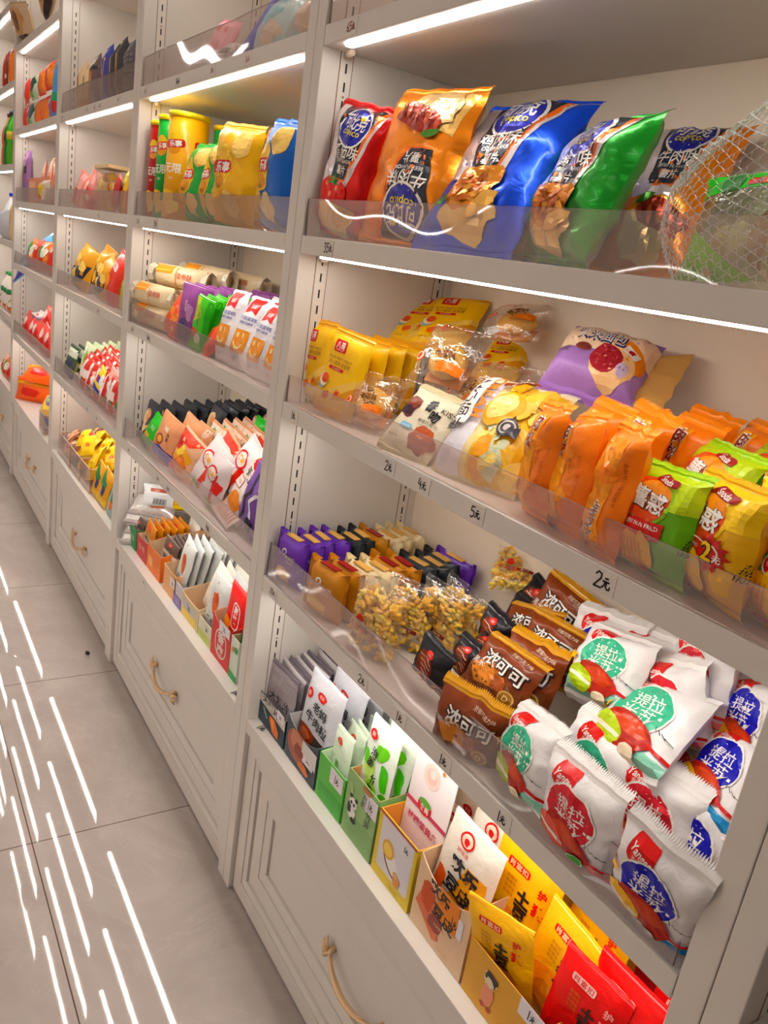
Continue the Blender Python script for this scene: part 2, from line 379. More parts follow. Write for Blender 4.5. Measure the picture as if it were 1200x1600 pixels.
def cut_art(key, ops, A, nu, nv):
    """ops: [(colour, piece-list or polygon)] in x[-1,1], y[-A,A]; returns [(colour, layer, poly in uv, cell)]"""
    k = (key, nu, nv)
    if k in _cut: return _cut[k]
    res = []
    for L, (col, g) in enumerate(ops):
        if isinstance(g[0][0], (int, float)): g = tris(g)
        for pc in g:
            pc = [(p[0], p[1] / A) for p in pc]
            area = sum(pc[i][0] * pc[(i + 1) % len(pc)][1] - pc[(i + 1) % len(pc)][0] * pc[i][1] for i in range(len(pc)))
            if abs(area) < 1e-7: continue
            if area < 0: pc = pc[::-1]
            if len(pc) > 4: sub = tris(pc)
            else: sub = [pc]
            for q in sub:
                u0 = min(p[0] for p in q); u1 = max(p[0] for p in q); v0 = min(p[1] for p in q); v1 = max(p[1] for p in q)
                i0 = max(0, int((u0 + 1) / 2 * nu)); i1 = min(nu - 1, int((u1 + 1) / 2 * nu)); j0 = max(0, int((v0 + 1) / 2 * nv)); j1 = min(nv - 1, int((v1 + 1) / 2 * nv))
                for i in range(i0, i1 + 1):
                    for j in range(j0, j1 + 1):
                        r = clip(q, -1 + 2 * i / nu, -1 + 2 * (i + 1) / nu, -1 + 2 * j / nv, -1 + 2 * (j + 1) / nv)
                        if r: res.append((col, L, r, i, j))
    _cut[k] = res
    return res
def lay_art(mb, grid, nu, nv, art, fin, lift=.0008):
    """grid[i][j] points of the front (u index, v index); puts the artwork just in front of it"""
    by = {}; N = {}
    def nv_(i, j):
        if (i, j) not in N:
            a = grid[min(i + 1, nu)][j] - grid[max(i - 1, 0)][j]; b = grid[i][min(j + 1, nv)] - grid[i][max(j - 1, 0)]
            n = a.cross(b); n = n.normalized() if n.length > 1e-12 else Vector((0, -1, 0))
            if n.y > 0: n = -n
            N[(i, j)] = n
        return N[(i, j)]
    for col, L, poly, i, j in art:
        a, b, c, d = grid[i][j], grid[i + 1][j], grid[i + 1][j + 1], grid[i][j + 1]
        na, nb, nc, nd = nv_(i, j), nv_(i + 1, j), nv_(i + 1, j + 1), nv_(i, j + 1); k = lift * (1 + L * .25)
        V, Fc = by.setdefault(col, ([], [])); o = len(V)
        for u, v in poly:
            s = (u + 1) / 2 * nu - i; t = (v + 1) / 2 * nv - j; w = ((1 - s) * (1 - t), s * (1 - t), s * t, (1 - s) * t)
            V.append((a + na * k) * w[0] + (b + nb * k) * w[1] + (c + nc * k) * w[2] + (d + nd * k) * w[3])
        Fc.append(tuple(range(o, o + len(poly))))
    for col, (V, Fc) in by.items():
        k = fin
        if isinstance(col, tuple) and isinstance(col[0], str): col, k = col
        mb.add(V, Fc, mat(col, k), False)
def tri_w(x): return abs((x % 1) * 2 - 1)
def bag_grid(W, H, T, seed, nu, nv, pinch, wr, pu, pv, side=-1, bend=0):
    rnd = random.Random(seed); ph = [rnd.random() * 9 for _ in range(6)]; g = []
    for i in range(nu + 1):
        u = -1 + 2 * i / nu; col = []
        for j in range(nv + 1):
            v = -1 + 2 * j / nv
            x = u * W / 2 * (1 - pinch * (1 - abs(v) ** 3)); z = (v + 1) / 2 * H
            th = T / 2 * (max(0, 1 - abs(u) ** pu) ** .55) * (max(0, 1 - abs(v) ** pv) ** .6)
            e = abs(v) ** 3
            up = 1 if v > 0 else 0
            f = (tri_w(u * 1.7 + ph[0 + up] + .5 * _N.noise(Vector((u * 2, v * 3, seed)))) - .5) * e * (1 - abs(v) ** 14)
            f += (1 - abs(_N.noise(Vector((u * 2.1 + ph[2], v * 2.6 + u * 1.3, seed * 1.7)))) * 3.2) * .22
            f += (abs(_N.noise(Vector((u * 4.5 + v * 2, v * 3.5 + ph[3], seed * 3.1)))) - .25) * .45
            y = side * (th + f * wr * (1 - abs(u) ** 6) * (1 - abs(v) ** 10))
            yb = wr * .8 * _N.noise(Vector((u * 1.3, v * 1.7, seed * 5.3 + 2))) + bend * (v * v - .3) * H
            x += wr * .5 * _N.noise(Vector((u, v * 3, seed + 9.))) * abs(u); z += wr * .5 * _N.noise(Vector((u * 3, v, seed + 4.))) * abs(v)
            col.append(Vector((x, y + yb, z)))
        g.append(col)
    return g
def seal_mesh(grid, nu, j, up, h, m, teeth=True, seed=0, flop=0):
    """crimped fin along the end j of the bag"""
    mb = MB(); n = nu * 4; rows = 4; vs = []; rnd = random.Random(seed); tw = rnd.uniform(-.3, .3)
    for r in range(rows + 1):
        for i in range(n + 1):
            s = i / n * nu; k = min(int(s), nu - 1); t = s - k
            p = grid[k][j] * (1 - t) + grid[k + 1][j] * t
            z = h * r / rows
            if r == rows and teeth: z += h * (.12 if i % 2 else -.06)
            y = .0007 * (1 if r % 2 else -1) + flop * z * abs(z) / h * 2 + tw * z * (i / n - .5)
            vs.append(p + Vector((0, y, z * up)))
    fs = [(r * (n + 1) + i, r * (n + 1) + i + 1, (r + 1) * (n + 1) + i + 1, (r + 1) * (n + 1) + i) for r in range(rows) for i in range(n)]
    mb.add(vs, fs, m, False); return mb
SP = {}
_pm = {}
def spec(kind, **k): SP[kind] = k
def make_pack(kind, seed=0):
    """mesh data of a pack of this kind: (body mesh, [(part name, mesh)])"""
    key = (kind, seed)
    if key in _pm: return _pm[key]
    s = SP[kind]; W, H, Tt = s['W'], s['H'], s['T']; nu, nv = s.get('n', (12, 14)); sh = s.get('seal', .012)
    fin = s.get('fin', 'film'); m = mat(s['col'], fin); Hb = H - 2 * sh
    a = (W, Hb, Tt, seed + s.get('sd', 0) * 13, nu, nv, s.get('pinch', .06), s.get('wr', .004), s.get('pu', 2.6), s.get('pv', 3.5))
    F_ = bag_grid(*a, side=-1, bend=s.get('bend', 0)); B_ = bag_grid(*a, side=1, bend=s.get('bend', 0))
    for g in (F_, B_):
        for c in g:
            for p in c: p.z += sh
    mb = MB()
    for g, fl in ((F_, 0), (B_, 1)):
        vs = [p for c in g for p in c]; fs = []
        for i in range(nu):
            for j in range(nv):
                q = (i * (nv + 1) + j, (i + 1) * (nv + 1) + j, (i + 1) * (nv + 1) + j + 1, i * (nv + 1) + j + 1); fs.append(q[::-1] if fl else q)
        mb.add(vs, fs, m, True)
    parts = []
    if s.get('art'):
        sf = s.get('shift', 0); ops = s['art'](Hb / W)
        if sf:
            mv = lambda q: [(max(-1, p[0] + sf) if p[0] > -.9 else p[0], p[1]) for p in q]
            ops = [(c, mv(g) if isinstance(g[0][0], (int, float)) else [mv(q) for q in g]) for c, g in ops]
        art = cut_art(kind, ops, Hb / W, nu, nv)
        lay_art(mb, F_, nu, nv, art, s.get('artfin', fin if fin not in ('wrap', 'clear') else 'film'))
    if sh > .001:
        sm = mat(s.get('scol', s['col']), s.get('sfin', fin))
        for j, up in ((0, -1), (nv, 1)): parts.append(('crimped_seal', seal_mesh(F_, nu, j, up, sh, sm, s.get('teeth', True), seed + j, s.get('flop', .3)).mesh('crimped_seal')))
    if s.get('content'): parts += [(n_, b_.mesh(n_)) for n_, b_ in s['content'](seed, W, H, Tt)]
    _pm[key] = (mb.mesh(kind), parts); return _pm[key]
_cnt = [0]
def put(kind, x, y, z, yaw, lean, roll, W=None, H=None, label=None, group=None, seed=None, tk=1, parts=True, cat=None):
    s = SP[kind]; _cnt[0] += 1
    me, pr = make_pack(kind, (_cnt[0] % s.get('var', 2)) if seed is None else seed)
    o = link(s['name'], me); o.rotation_mode = 'YXZ'; o.rotation_euler = (math.radians(-lean), math.radians(roll), math.radians(yaw)); o.location = (x, y, z)
    o.scale = ((W or s['W']) / s['W'], tk, (H or s['H']) / s['H'])
    tag(o, label, cat or s['cat'], group)
    if parts:
        for n_, pm in pr: link(n_, pm, o)
    return o
# ------------------------------------------------------------------ handwritten prices (marker strokes)
_DG = {'1': [[(.0, -.5), (.04, .5)]], '2': [[(-.22, .3), (-.05, .5), (.2, .42), (.2, .15), (-.25, -.45), (.3, -.42)]], '3': [[(-.2, .42), (.1, .5), (.2, .3), (-.05, .08), (.22, -.12), (.12, -.42), (-.22, -.45)]],
       '4': [[(-.1, .5), (-.25, -.05), (.25, -.1)], [(.12, .25), (.1, -.5)]], '5': [[(.25, .48), (-.15, .48), (-.2, .08), (.15, .1), (.2, -.25), (-.05, -.48), (-.25, -.4)]], '6': [[(.1, .5), (-.2, 0), (-.15, -.42), (.15, -.42), (.18, -.05), (-.15, -.05)]],
       '.': [[(0, -.45), (.03, -.4)]], '元': [[(-.12, .32), (.16, .34)], [(-.28, .06), (.3, .1)], [(-.06, .06), (-.12, -.2), (-.32, -.46)], [(.08, .08), (.04, -.3), (.2, -.45), (.4, -.4), (.42, -.2)]]}
def price(s, cx, cy, h, w=.11):
    adv = {'1': .36, '.': .24}; tot = sum(adv.get(c, .62) for c in s); x = -tot / 2; o = []
    for c in s:
        a = adv.get(c, .62); k = .8 if c == '元' else 1
        for ln in _DG[c]: o += stroke([(cx + (x + a / 2 + p[0] * k) * h, cy + p[1] * h * k) for p in ln], w * h)
        x += a
    return o
def board_price(unit_x, x, z, s, h=.017, col=(34, 28, 36), flat=False):
    """price written on the front edge of a shelf; flat: lying on the board"""
    mb = MB(); w = .04; hh = .026
    if not flat: mb.box((-w / 2, -.0006, -hh / 2), (w / 2, 0, hh / 2), mat((222, 213, 204), 'paint'))
    g = [[Vector((-w / 2, -.0008, -hh / 2)), Vector((-w / 2, -.0008, hh / 2))], [Vector((w / 2, -.0008, -hh / 2)), Vector((w / 2, -.0008, hh / 2))]]
    lay_art(mb, g, 1, 1, cut_art('bp' + s + str(h), [(col, price(s, 0, 0, 2 * h / w, .12))], hh / w, 1, 1), 'matte', .0003)
    o = mb.build('price_note', UN[unit_x], label='handwritten price ' + s.replace('元', ' yuan'))
    o.location = (x, 0.0002, z - TH / 2) if not flat else (x, .018, z + .0005)
    if flat: o.rotation_euler = (-PI / 2, 0, .3)
UN = {}
for o_ in C.objects:
    if o_.name.startswith('shelving_unit') and o_.location.y == 0: UN[round(-o_.location.x / BW)] = o_
for a in ((0, .10, 4, '65元', .015, (150, 60, 60)), (0, .115, 3, '35元'), (0, .055, 2, '1元'), (0, .42, 2, '2元'), (0, .52, 2, '4元'), (0, .655, 2, '5元'), (0, .90, 2, '2元', .02), (0, .055, 1, '25元', .013),
          (0, .44, 1, '2元'), (0, .565, 1, '1元'), (0, .69, 1, '1元'), (0, .83, 1, '1元'), (1, .06, 4, '2元', .012, (90, 60, 60)), (1, .36, 4, '36元', .015), (1, .62, 4, '16元', .013, (150, 80, 80)), (1, .84, 4, '36元', .013, (190, 130, 130)), (1, .06, 3, '25元', .012), (1, .24, 3, '35元', .015),
          (1, .06, 2, '11元', .013), (1, .24, 2, '36元', .014), (1, .1, 1, '4元', .013), (1, .42, 1, '4元', .015), (1, .52, 1, '16元', .014), (1, .85, 1, '4元', .018), (1, .35, 0, '4元', .01), (2, .06, 4, '4元', .012), (2, .5, 4, '5元', .012), (2, .62, 4, '16元', .012), (2, .7, 4, '16元', .012), (2, .95, 4, '1元', .014), (2, .75, 3, '5元', .012),
          (2, .06, 2, '1元', .012), (2, .8, 2, '6元', .013), (2, .7, 1, '2元', .012), (2, .85, 1, '2元', .014), (3, .1, 3, '1元', .012)):
    board_price(a[0], a[1], Z[a[2]], a[3], *(a[4:]))
board_price(0, .045, Z[0], '1元', .02, flat=True); board_price(1, 1.085, Z[0], '1元', .02, flat=True)
# ------------------------------------------------------------------ the packagings
WHT = (248, 244, 238); BLK = (34, 32, 38)
def art_chips(col, flavour, eng, food, flip=False):
    def f(A):
        s = -1 if flip else 1
        R = lambda pts: [(x * s, y * s) for x, y in pts]
        T_ = lambda t, x, y, h, **k: [[(p[0] * s, p[1] * s) for p in q] for q in txt(t, x, y, h, **k)]
        o = [((222, 212, 214) if not flip else (240, 196, 130), R([(-.8, -.25 * A), (.16, -.35 * A), (.3, -.1 * A), (.66, A), (-.9, A)] if not flip else [(-.7, -.35 * A), (.3, -.55 * A), (.4, -.9 * A), (-.8, -.95 * A)])),
             ((236, 122, 58), R([(-.75, A), (.62, A), (.13, -.18 * A), (-.32, -.18 * A)])),
             ((46, 48, 58), R([(-.8, A), (.5, A), (.1, -.15 * A), (-.45, -.15 * A)])),
             (WHT, R(ell(-.12, .66 * A, .5, .42, 0))), ((44, 48, 150), R(ell(-.12, .66 * A, .45, .38, 0))),
             (WHT, T_('可比克', -.12, .74 * A, .32, w=.7, bold=.02)), ((235, 220, 60), T_('copico', -.12, .56 * A, .17, w=.56, bold=.01)),
             ((235, 220, 60), R(ell(.05, .83 * A, .05, .05)[:22])),
             (WHT, T_(flavour, -.12, .27 * A, .27, w=.86, bold=.012)), (WHT, T_(eng, -.1, .13 * A, .07, w=.6)), (WHT, T_('薯片', -.1, -.01 * A, .19, w=.36, bold=.01))]
        return o + food(A, s)
    return f
def food_tomato(A, s):
    o = []
    for i, (x, y, r) in enumerate(((-.45, -.35, .26), (.02, -.38, .26), (-.2, -.5, .22))):
        o.append(((206, 52, 32), ell(x, y * A, r, r * .95))); o.append(((238, 130, 100), ell(x - .08, y * A + .1, .05, .05)))
    for k in range(7): o.append(((70, 140, 60), [(-.2, -.26 * A), (-.2 + .34 * math.cos(k * .5 + .1) - .04, -.26 * A + .26 * math.sin(k * .5 + .1)), (-.14, -.22 * A)]))
    return o + [((232, 190, 120), blob(-.1, -.75 * A, .62, .3, 2)), ((214, 160, 84), blob(.2, -.7 * A, .36, .18, 5, 20))]
def food_chicken(A, s):
    o = [((232, 196, 130), blob(-.05, -.72 * A, .55, .3, 2)), ((214, 140, 70), blob(-.15, -.38 * A, .52, .36, 3, 10, .25, 26))]
    for k in range(16):
        a = k * 2.4; o.append((((190, 104, 44), (232, 166, 92), (170, 90, 40))[k % 3], blob(-.15 + .38 * math.cos(a) * (k / 16), -.38 * A + .26 * math.sin(a) * (k / 16), .1, .055, k, k * 37, .3, 9)))
    return o + [((226, 178, 104), blob(.2, -.62 * A, .3, .14, 4, 30)), ((70, 140, 66), blob(-.6, -.6 * A, .14, .07, 4, 30))]
def food_beef(A, s):
    o = [((232, 200, 150), [(p[0] * s, p[1] * s) for p in blob(-.1, -.7 * A, .6, .34, 2)]), ((150, 56, 44), [(p[0] * s, p[1] * s) for p in blob(.1, -.55 * A, .62, .2, 3, -14)])]
    for k in range(8): o.append((((190, 92, 70), (120, 38, 34))[k % 2], [(p[0] * s, p[1] * s) for p in blob(-.35 + k * .12, -.5 * A - k * .03, .05, .14, k, 20)]))
    return o + [((80, 130, 60), [(p[0] * s, p[1] * s) for p in blob(-.3, -.36 * A, .2, .06, 4, 10)])]
for nm, col, fl, en, fd, fp in (('chip_red', (206, 30, 24), '番茄味', 'TOMATO FLAVOR', food_tomato, 0), ('chip_orange', (244, 150, 10), '牛肉味', 'BEEF FLAVOR', food_beef, 1),
                                ('chip_blue', (10, 84, 214), '鸡肉味', 'CHICKEN FLAVOR', food_chicken, 0), ('chip_green', (14, 150, 58), '黄瓜味', 'CUCUMBER FLAVOR', food_chicken, 0)):
    spec(nm, name='chip_bag', cat='chips', W=.19, H=.26, T=.07, n=(22, 26), seal=.012, col=col, fin='foil', wr=.012, pinch=.09, pu=3, shift=.14, var=1, art=art_chips(col, fl, en, fd, fp), sd=len(nm))
SP['chip_orange2'] = dict(SP['chip_orange'], art=art_chips(0, '牛肉味', 'BEEF FLAVOR', food_beef, False))

def art_egg(A):
    o = [((206, 34, 30), rrect(-.3, .72 * A, .62, .42, .08)), (WHT, txt('八哥', -.3, .74 * A, .24, w=.44, bold=.02)), ((240, 200, 190), txt('HOMEMADE', -.3, .62 * A, .05)),
         ((112, 62, 22), txt('FLOW HEART OMELET', -.12, .4 * A, .1, w=1.2)), ((140, 84, 30), txt('流心蛋酥·咸蛋黄', -.12, .27 * A, .16, w=1.15)),
         ((206, 34, 30), rrect(-.2, .12 * A, .8, .12, .05)), ((255, 225, 200), txt('流心咸蛋黄味', -.2, .12 * A, .07)),
         ((244, 206, 120), [(-.5, -.55 * A), (1, .1 * A), (1, -.55 * A), (0, -.9 * A)]), ((226, 160, 70), [(-.1, -.72 * A), (.98, -.1 * A), (1, -.5 * A)]),
         ((150, 178, 190), ell(-.7, -.3 * A, .2, .26)), ((248, 226, 190), ell(-.62, -.24 * A, .2, .24)), ((222, 92, 26), ell(-.58, -.2 * A, .16, .18)),
         ((230, 110, 40), blob(-.35, -.62 * A, .2, .13, 3, 30)), ((240, 160, 90), blob(.2, -.5 * A, .2, .13, 4, 30)), ((222, 92, 26), blob(.2, -.5 * A, .13, .08, 4, 30)),
         ((150, 100, 50), txt('净含量 25g', -.55, -.86 * A, .07))]
    return o
spec('egg', name='egg_roll_pack', cat='snack', W=.088, H=.135, T=.026, n=(12, 16), seal=.01, col=(250, 200, 66), fin='film', wr=.003, pu=7, pv=9, pinch=.02, art=art_egg, scol=(232, 172, 50), flop=.2)
M_CRUST = (214, 150, 56)
def dome(mb, c, rx, ry, rz, m, n=16, seed=0, rough=.1):
    """lumpy ellipsoid"""
    vs = []; fs = []; k = n // 2
    for i in range(k + 1):
        a = PI * i / k
        for j in range(n):
            b_ = 2 * PI * j / n; d = Vector((math.sin(a) * math.cos(b_), math.sin(a) * math.sin(b_), math.cos(a)))
            q = 1 + rough * _N.noise(d * 2.2 + Vector((seed, 0, 0))) * 2; vs.append((c[0] + d.x * rx * q, c[1] + d.y * ry * q, c[2] + d.z * rz * q))
    for i in range(k):
        for j in range(n): fs.append((i * n + j, (i + 1) * n + j, (i + 1) * n + (j + 1) % n, i * n + (j + 1) % n))
    mb.add(vs, fs, m, True)
def c_pastry(seed, W, H, T):
    mb = MB(); dome(mb, (0, 0, H * .46), W * .3, T * .42, W * .3, mat((244, 184, 60), 'paper'), 20, seed, .06)
    g = MB(); rnd = random.Random(seed)
    for k in range(26):
        a = rnd.random() * 6.3; r = rnd.random() ** .5 * W * .17; g.box(*(lambda x, z: ((x, -T * .44, z), (x + .0016, -T * .41, z + .0028)))(r * math.cos(a), H * .46 + r * math.sin(a)), mat((60, 40, 26), 'matte'))
    t = MB(); t.box((-W * .3, T * .3, H * .16), (W * .3, T * .33, H * .5), mat((240, 160, 80), 'paper'))
    return [('pastry', mb), ('sesame', g), ('tray', t)]
def art_pastry(A):
    return [((240, 138, 44), rect(-.05, -.62 * A, .75, -.3 * A)), ((120, 66, 20), txt('百蛋酥', .05, -.02 * A, .22, w=.7, bold=.02)),
            ((120, 66, 20), txt('豆沙', -.05, .2 * A, .15)), ((236, 96, 40), ell(-.72, -.28 * A, .16, .17)), ((252, 222, 190), ell(-.72, -.28 * A, .13, .14)), ((230, 96, 40), ell(-.72, -.28 * A, .09, .1)),
            ((236, 110, 120), txt('蛋黄酥', -.55, .82 * A, .12))]
spec('pastry', name='wrapped_egg_pastry', cat='pastry', W=.1, H=.115, T=.05, n=(12, 12), seal=.008, col=(255, 252, 250), fin='wrap', wr=.008, pinch=.04, pu=3, pv=4, art=art_pastry, content=c_pastry)

def art_kiss(A):
    o = [((96, 50, 52), blob(-.62, .3 * A, .34, .34, 2)), ((130, 58, 40), blob(-.58, .42 * A, .28, .2, 3)), ((60, 40, 52), blob(-.66, .12 * A, .26, .14, 4)),
         (BLK, txt('香', .1, .5 * A, .4, w=.34, bold=.03)), (BLK, txt('吻', .42, .24 * A, .36, w=.32, bold=.03)), ((50, 40, 40), txt('KISS', .72, .52 * A, .15, w=.46)),
         ((60, 50, 46), txt('榛果巧克力', .35, -.02 * A, .12, w=.74)), ((120, 110, 100), txt('HAZELNUT', .3, -.14 * A, .05)),
         ((150, 196, 224), rrect(-.28, -.34 * A, .44, .18, .08)), ((240, 250, 255), txt('浓情蜜意', -.28, -.34 * A, .07)),
         ((160, 96, 84), blob(.5, -.52 * A, .44, .38, 5)), ((190, 96, 64), blob(.5, -.34 * A, .36, .2, 6)), ((224, 180, 150), stroke([(.35, -.5 * A), (.42, -.46 * A), (.5, -.54 * A), (.58, -.48 * A)], .03)),
         ((90, 80, 74), txt('净含量 50g', -.5, -.72 * A, .08))]
    return o
spec('kiss', name='chocolate_candy_bag', cat='candy', W=.105, H=.125, T=.03, n=(14, 16), seal=.011, col=(232, 222, 200), fin='film', wr=.005, art=art_kiss, scol=(214, 202, 168), var=1)
def art_bread(A):
    o = [((232, 228, 236), rect(-1, -A, -.3, A)), ((240, 196, 96), [(-.15, -A), (1, -A), (1, A), (-.1, A)])]
    rnd = random.Random(4)
    for k in range(34): o.append((((250, 226, 140), (238, 170, 66), (222, 226, 196), (246, 204, 110))[k % 4], blob(.05 + rnd.random() * .85, (-1 + 2 * rnd.random()) * A * .9, .1 + rnd.random() * .14, .08 + rnd.random() * .1, k, rnd.random() * 90)))
    o += [((236, 178, 84), ell(.1, .22 * A, .42, .3, 30)), ((250, 224, 150), ell(.06, .26 * A, .3, .2, 30)),
          (WHT, rect(-.98, -.25 * A, -.52, .95 * A)), ((58, 50, 60), txt('夹心面包', -.75, .2 * A, .27, vertical=True, bold=.015)),
          ((236, 140, 60), txt('CREAM', -.42, .4 * A, .22, rot=-90, w=.9, bold=.02)), ((150, 70, 40), rrect(.05, .82 * A, .7, .1, .03, 20)), ((250, 240, 230), txt('鲜香软糯', .05, .82 * A, .07, rot=20)),
          ((50, 44, 60), ell(.42, -.12 * A, .2, .18)), ((200, 190, 180), ell(.42, -.12 * A, .15, .135)), ((50, 44, 60), ell(.42, -.12 * A, .12, .105)), ((210, 200, 190), blob(.42, -.12 * A, .06, .06, 2)), ((50, 44, 60), [(.42, -.22 * A), (.66, -.05 * A), (.66, -.3 * A)])]
    return o
spec('bread', name='bread_bag', cat='bread', W=.15, H=.17, T=.075, n=(18, 20), seal=.013, col=(244, 224, 170), fin='film', wr=.008, pinch=.04, pu=4, pv=4, art=art_bread, scol=(240, 230, 200), var=1)
def flap_mb(W, H, T):
    mb = MB(); m = mat((206, 166, 112), 'film'); n = 8; vs = []
    for i in range(n + 1):
        t = i / n; y = .003 * math.sin(i * 2.4)
        vs += [(W * .40, T * .1 + y, H * (.12 + .8 * t)), (W * .52, y, H * (.2 + .66 * t)), (W * .78 + .004 * (i % 2), .004 + y, H * (.02 + 1.0 * t))]
    mb.add(vs, [f for i in range(n) for f in ((3 * i, 3 * i + 1, 3 * i + 4, 3 * i + 3), (3 * i + 1, 3 * i + 2, 3 * i + 5, 3 * i + 4))], m, True); return mb
def art_taro(A):
    o = [((236, 212, 186), [(-1, .2 * A), (1, .45 * A), (1, A), (-1, A)]), ((226, 142, 40), blob(.5, .28 * A, .44, .34, 1, 0, .06)), ((242, 206, 160), blob(.35, .02 * A, .5, .36, 2, -14, .08)),
         ((170, 56, 66), blob(.2, .1 * A, .36, .26, 3, -10, .05)), ((150, 78, 70), ell(-.38, .3 * A, .18, .08)), ((120, 60, 56), ell(-.38, .31 * A, .15, .06)),
         ((40, 50, 110), txt('紫米面包', -.1, .72 * A, .26, w=1.1, bold=.04)), (WHT, txt('紫米面包', -.1, .74 * A, .22, w=1.02)),
         (WHT, rrect(.62, .5 * A, .34, .16, .02, -16)), ((190, 40, 50), blob(.62, .5 * A, .07, .05, 2)), ((206, 190, 220), ell(.62, -.12 * A, .12, .12)), ((120, 90, 130), txt('紫薯', -.75, .12 * A, .12)),
         ((90, 70, 110), ell(.58, -.1 * A, .012, .014)), ((90, 70, 110), ell(.66, -.1 * A, .012, .014))]
    rnd = random.Random(3)
    for k in range(22): o.append((((200, 96, 100), (130, 34, 48))[k % 2], blob(.2 + rnd.uniform(-.26, .26), .1 * A + rnd.uniform(-.18, .18), .03, .02, k, 40 * k, .2, 7)))
    return o
_at = art_taro
def art_taro(A):
    def mv(q): return [(p[0], p[1] - .34 * A if p[1] < .99 * A else p[1]) for p in q]
    return [(c, mv(g) if isinstance(g[0][0], (int, float)) else [mv(q) for q in g]) for c, g in _at(A)]
spec('taro', name='purple_bread_bag', cat='bread', W=.17, H=.13, T=.075, n=(18, 16), seal=.012, col=(168, 132, 196), fin='film', wr=.006, pu=3.4, pv=4, pinch=.02, art=art_taro, scol=(160, 120, 190), var=1, content=lambda seed, W, H, T: [('tan_end_flap', flap_mb(W, H, T))])
def art_orange(A):
    return [((250, 168, 40), rect(-.62, -.9 * A, .3, .9 * A)), ((250, 150, 34), ell(.1, .35 * A, .5, .3)), ((250, 160, 40), ell(.1, -.45 * A, .5, .3)),
            (WHT, txt('肉松', -.1, .55 * A, .6, vertical=True, rot=-8, bold=.07)), ((140, 52, 24), txt('肉松', -.1, .55 * A, .56, vertical=True, rot=-8, bold=.02)),
            ((170, 84, 20), txt('肉松味夹心饼', .5, .1 * A, .08, rot=-90)), ((120, 60, 20), txt('小', -.2, .1 * A, .1)), ((150, 70, 20), ell(-.4, -.55 * A, .1, .2)), ((250, 180, 60), txt('净含量', -.4, -.55 * A, .09, rot=-90)),
            ((206, 100, 24), txt('配料小麦粉食用植物油', .74, -.1 * A, .1, rot=-90, w=1.6))]
def art_orange2(A):
    return [((250, 160, 36), rect(-.62, -.9 * A, .5, .9 * A)), ((250, 140, 30), ell(.1, .3 * A, .5, .3)), (WHT, txt('麦子', 0, -.5 * A, .6, vertical=True, rot=-8, bold=.07)), ((150, 110, 90), txt('麦子', 0, -.5 * A, .56, vertical=True, rot=-8, bold=.02)),
            ((170, 84, 20), txt('香酥可口每袋独立', .75, .2 * A, .1, rot=-90, w=1.4)), ((160, 80, 20), txt('肉松味', -.1, .7 * A, .1))]
for nm, a in (('orange', art_orange), ('orangeb', art_orange2)):
    spec(nm, name='orange_cracker_pack', cat='crackers', W=.085, H=.185, T=.045, n=(12, 20), seal=.014, col=(250, 138, 22), fin='film', wr=.009, pinch=.06, pu=3, pv=5, art=a, scol=(252, 150, 30))
def art_potato(green):
    def f(A):
        bgd = (122, 190, 44) if green else (240, 190, 30)
        o = [((190, 212, 50) if green else (246, 206, 40), rect(-1, .35 * A, 1, A)), ((150, 196, 50) if green else (240, 200, 60), ell(-.25, .42 * A, .72, .56)), ((222, 92, 30), ell(-.28, .42 * A, .66, .52, 0)),
             ((238, 150, 50), ell(-.12, .58 * A, .46, .28)),
             ((110, 34, 26), txt('薯惑', -.22, .42 * A, .52, w=1.14, rot=-6, bold=.07)), (WHT, txt('薯惑', -.22, .43 * A, .48, w=1.06, rot=-6, bold=.02)),
             ((150, 40, 40), rrect(.05, .86 * A, .66, .16, .06, -8)), (WHT, txt('Snoda', .05, .86 * A, .12, rot=-8, bold=.01))]
        if green: o += [((206, 40, 34), [(-.9, -.02 * A), (.45, .06 * A), (.4, -.3 * A), (-.3, -.36 * A), (-.95, -.2 * A)]), (WHT, txt('油炸! NON FRIED', -.22, -.08 * A, .13, w=1.15, rot=3, bold=.015))]
        else: o += [((60, 150, 50), rect(-1, -.26 * A, -.2, .02 * A)), (WHT, txt('非油炸!', -.62, -.1 * A, .15, w=.62, bold=.015)),
                    ((190, 24, 26), star(.3, -.14 * A, .4, .7, 12)), (WHT, rrect(.08, -.14 * A, .86, .36, .16)), ((206, 30, 30), rrect(.08, -.14 * A, .8, .3, .14)), ((60, 20, 14), txt('2', .28, -.12 * A, .42, bold=.08)), ((246, 206, 50), txt('2', .28, -.12 * A, .38, bold=.02)), (WHT, txt('元', .5, -.2 * A, .14, bold=.02)), (WHT, txt('惊爆价', -.1, -.12 * A, .09))]
        o += [((240, 176, 60), blob(-.42, -.64 * A, .42, .44, 2, 10, .1, 22)), ((246, 196, 90), blob(.05, -.55 * A, .24, .4, 4, 24, .1, 18))]
        for k in range(7): o.append(((224, 142, 36), stroke([(-.72 + k * .1, -.42 * A), (-.76 + k * .12, -.86 * A)], .03)))
        o += [((50, 44, 30), txt('香辣味', .82, -.25 * A, .13, rot=80)), ((206, 60, 40), blob(-.1, -.93 * A, .3, .1, 5))]
        return o
    return f
spec('pot_green', name='potato_crisp_bag', cat='chips', W=.125, H=.165, T=.05, n=(18, 20), seal=.011, col=(120, 186, 40), fin='film', wr=.007, pinch=.04, pu=4, shift=.16, pv=4, art=art_potato(1), scol=(166, 206, 44), var=1, sd=3)
spec('pot_yellow', name='potato_crisp_bag', cat='chips', W=.125, H=.165, T=.05, n=(18, 20), seal=.011, col=(238, 188, 26), fin='film', wr=.007, pinch=.04, pu=4, shift=.16, pv=4, art=art_potato(0), scol=(230, 176, 30), var=1, sd=7)
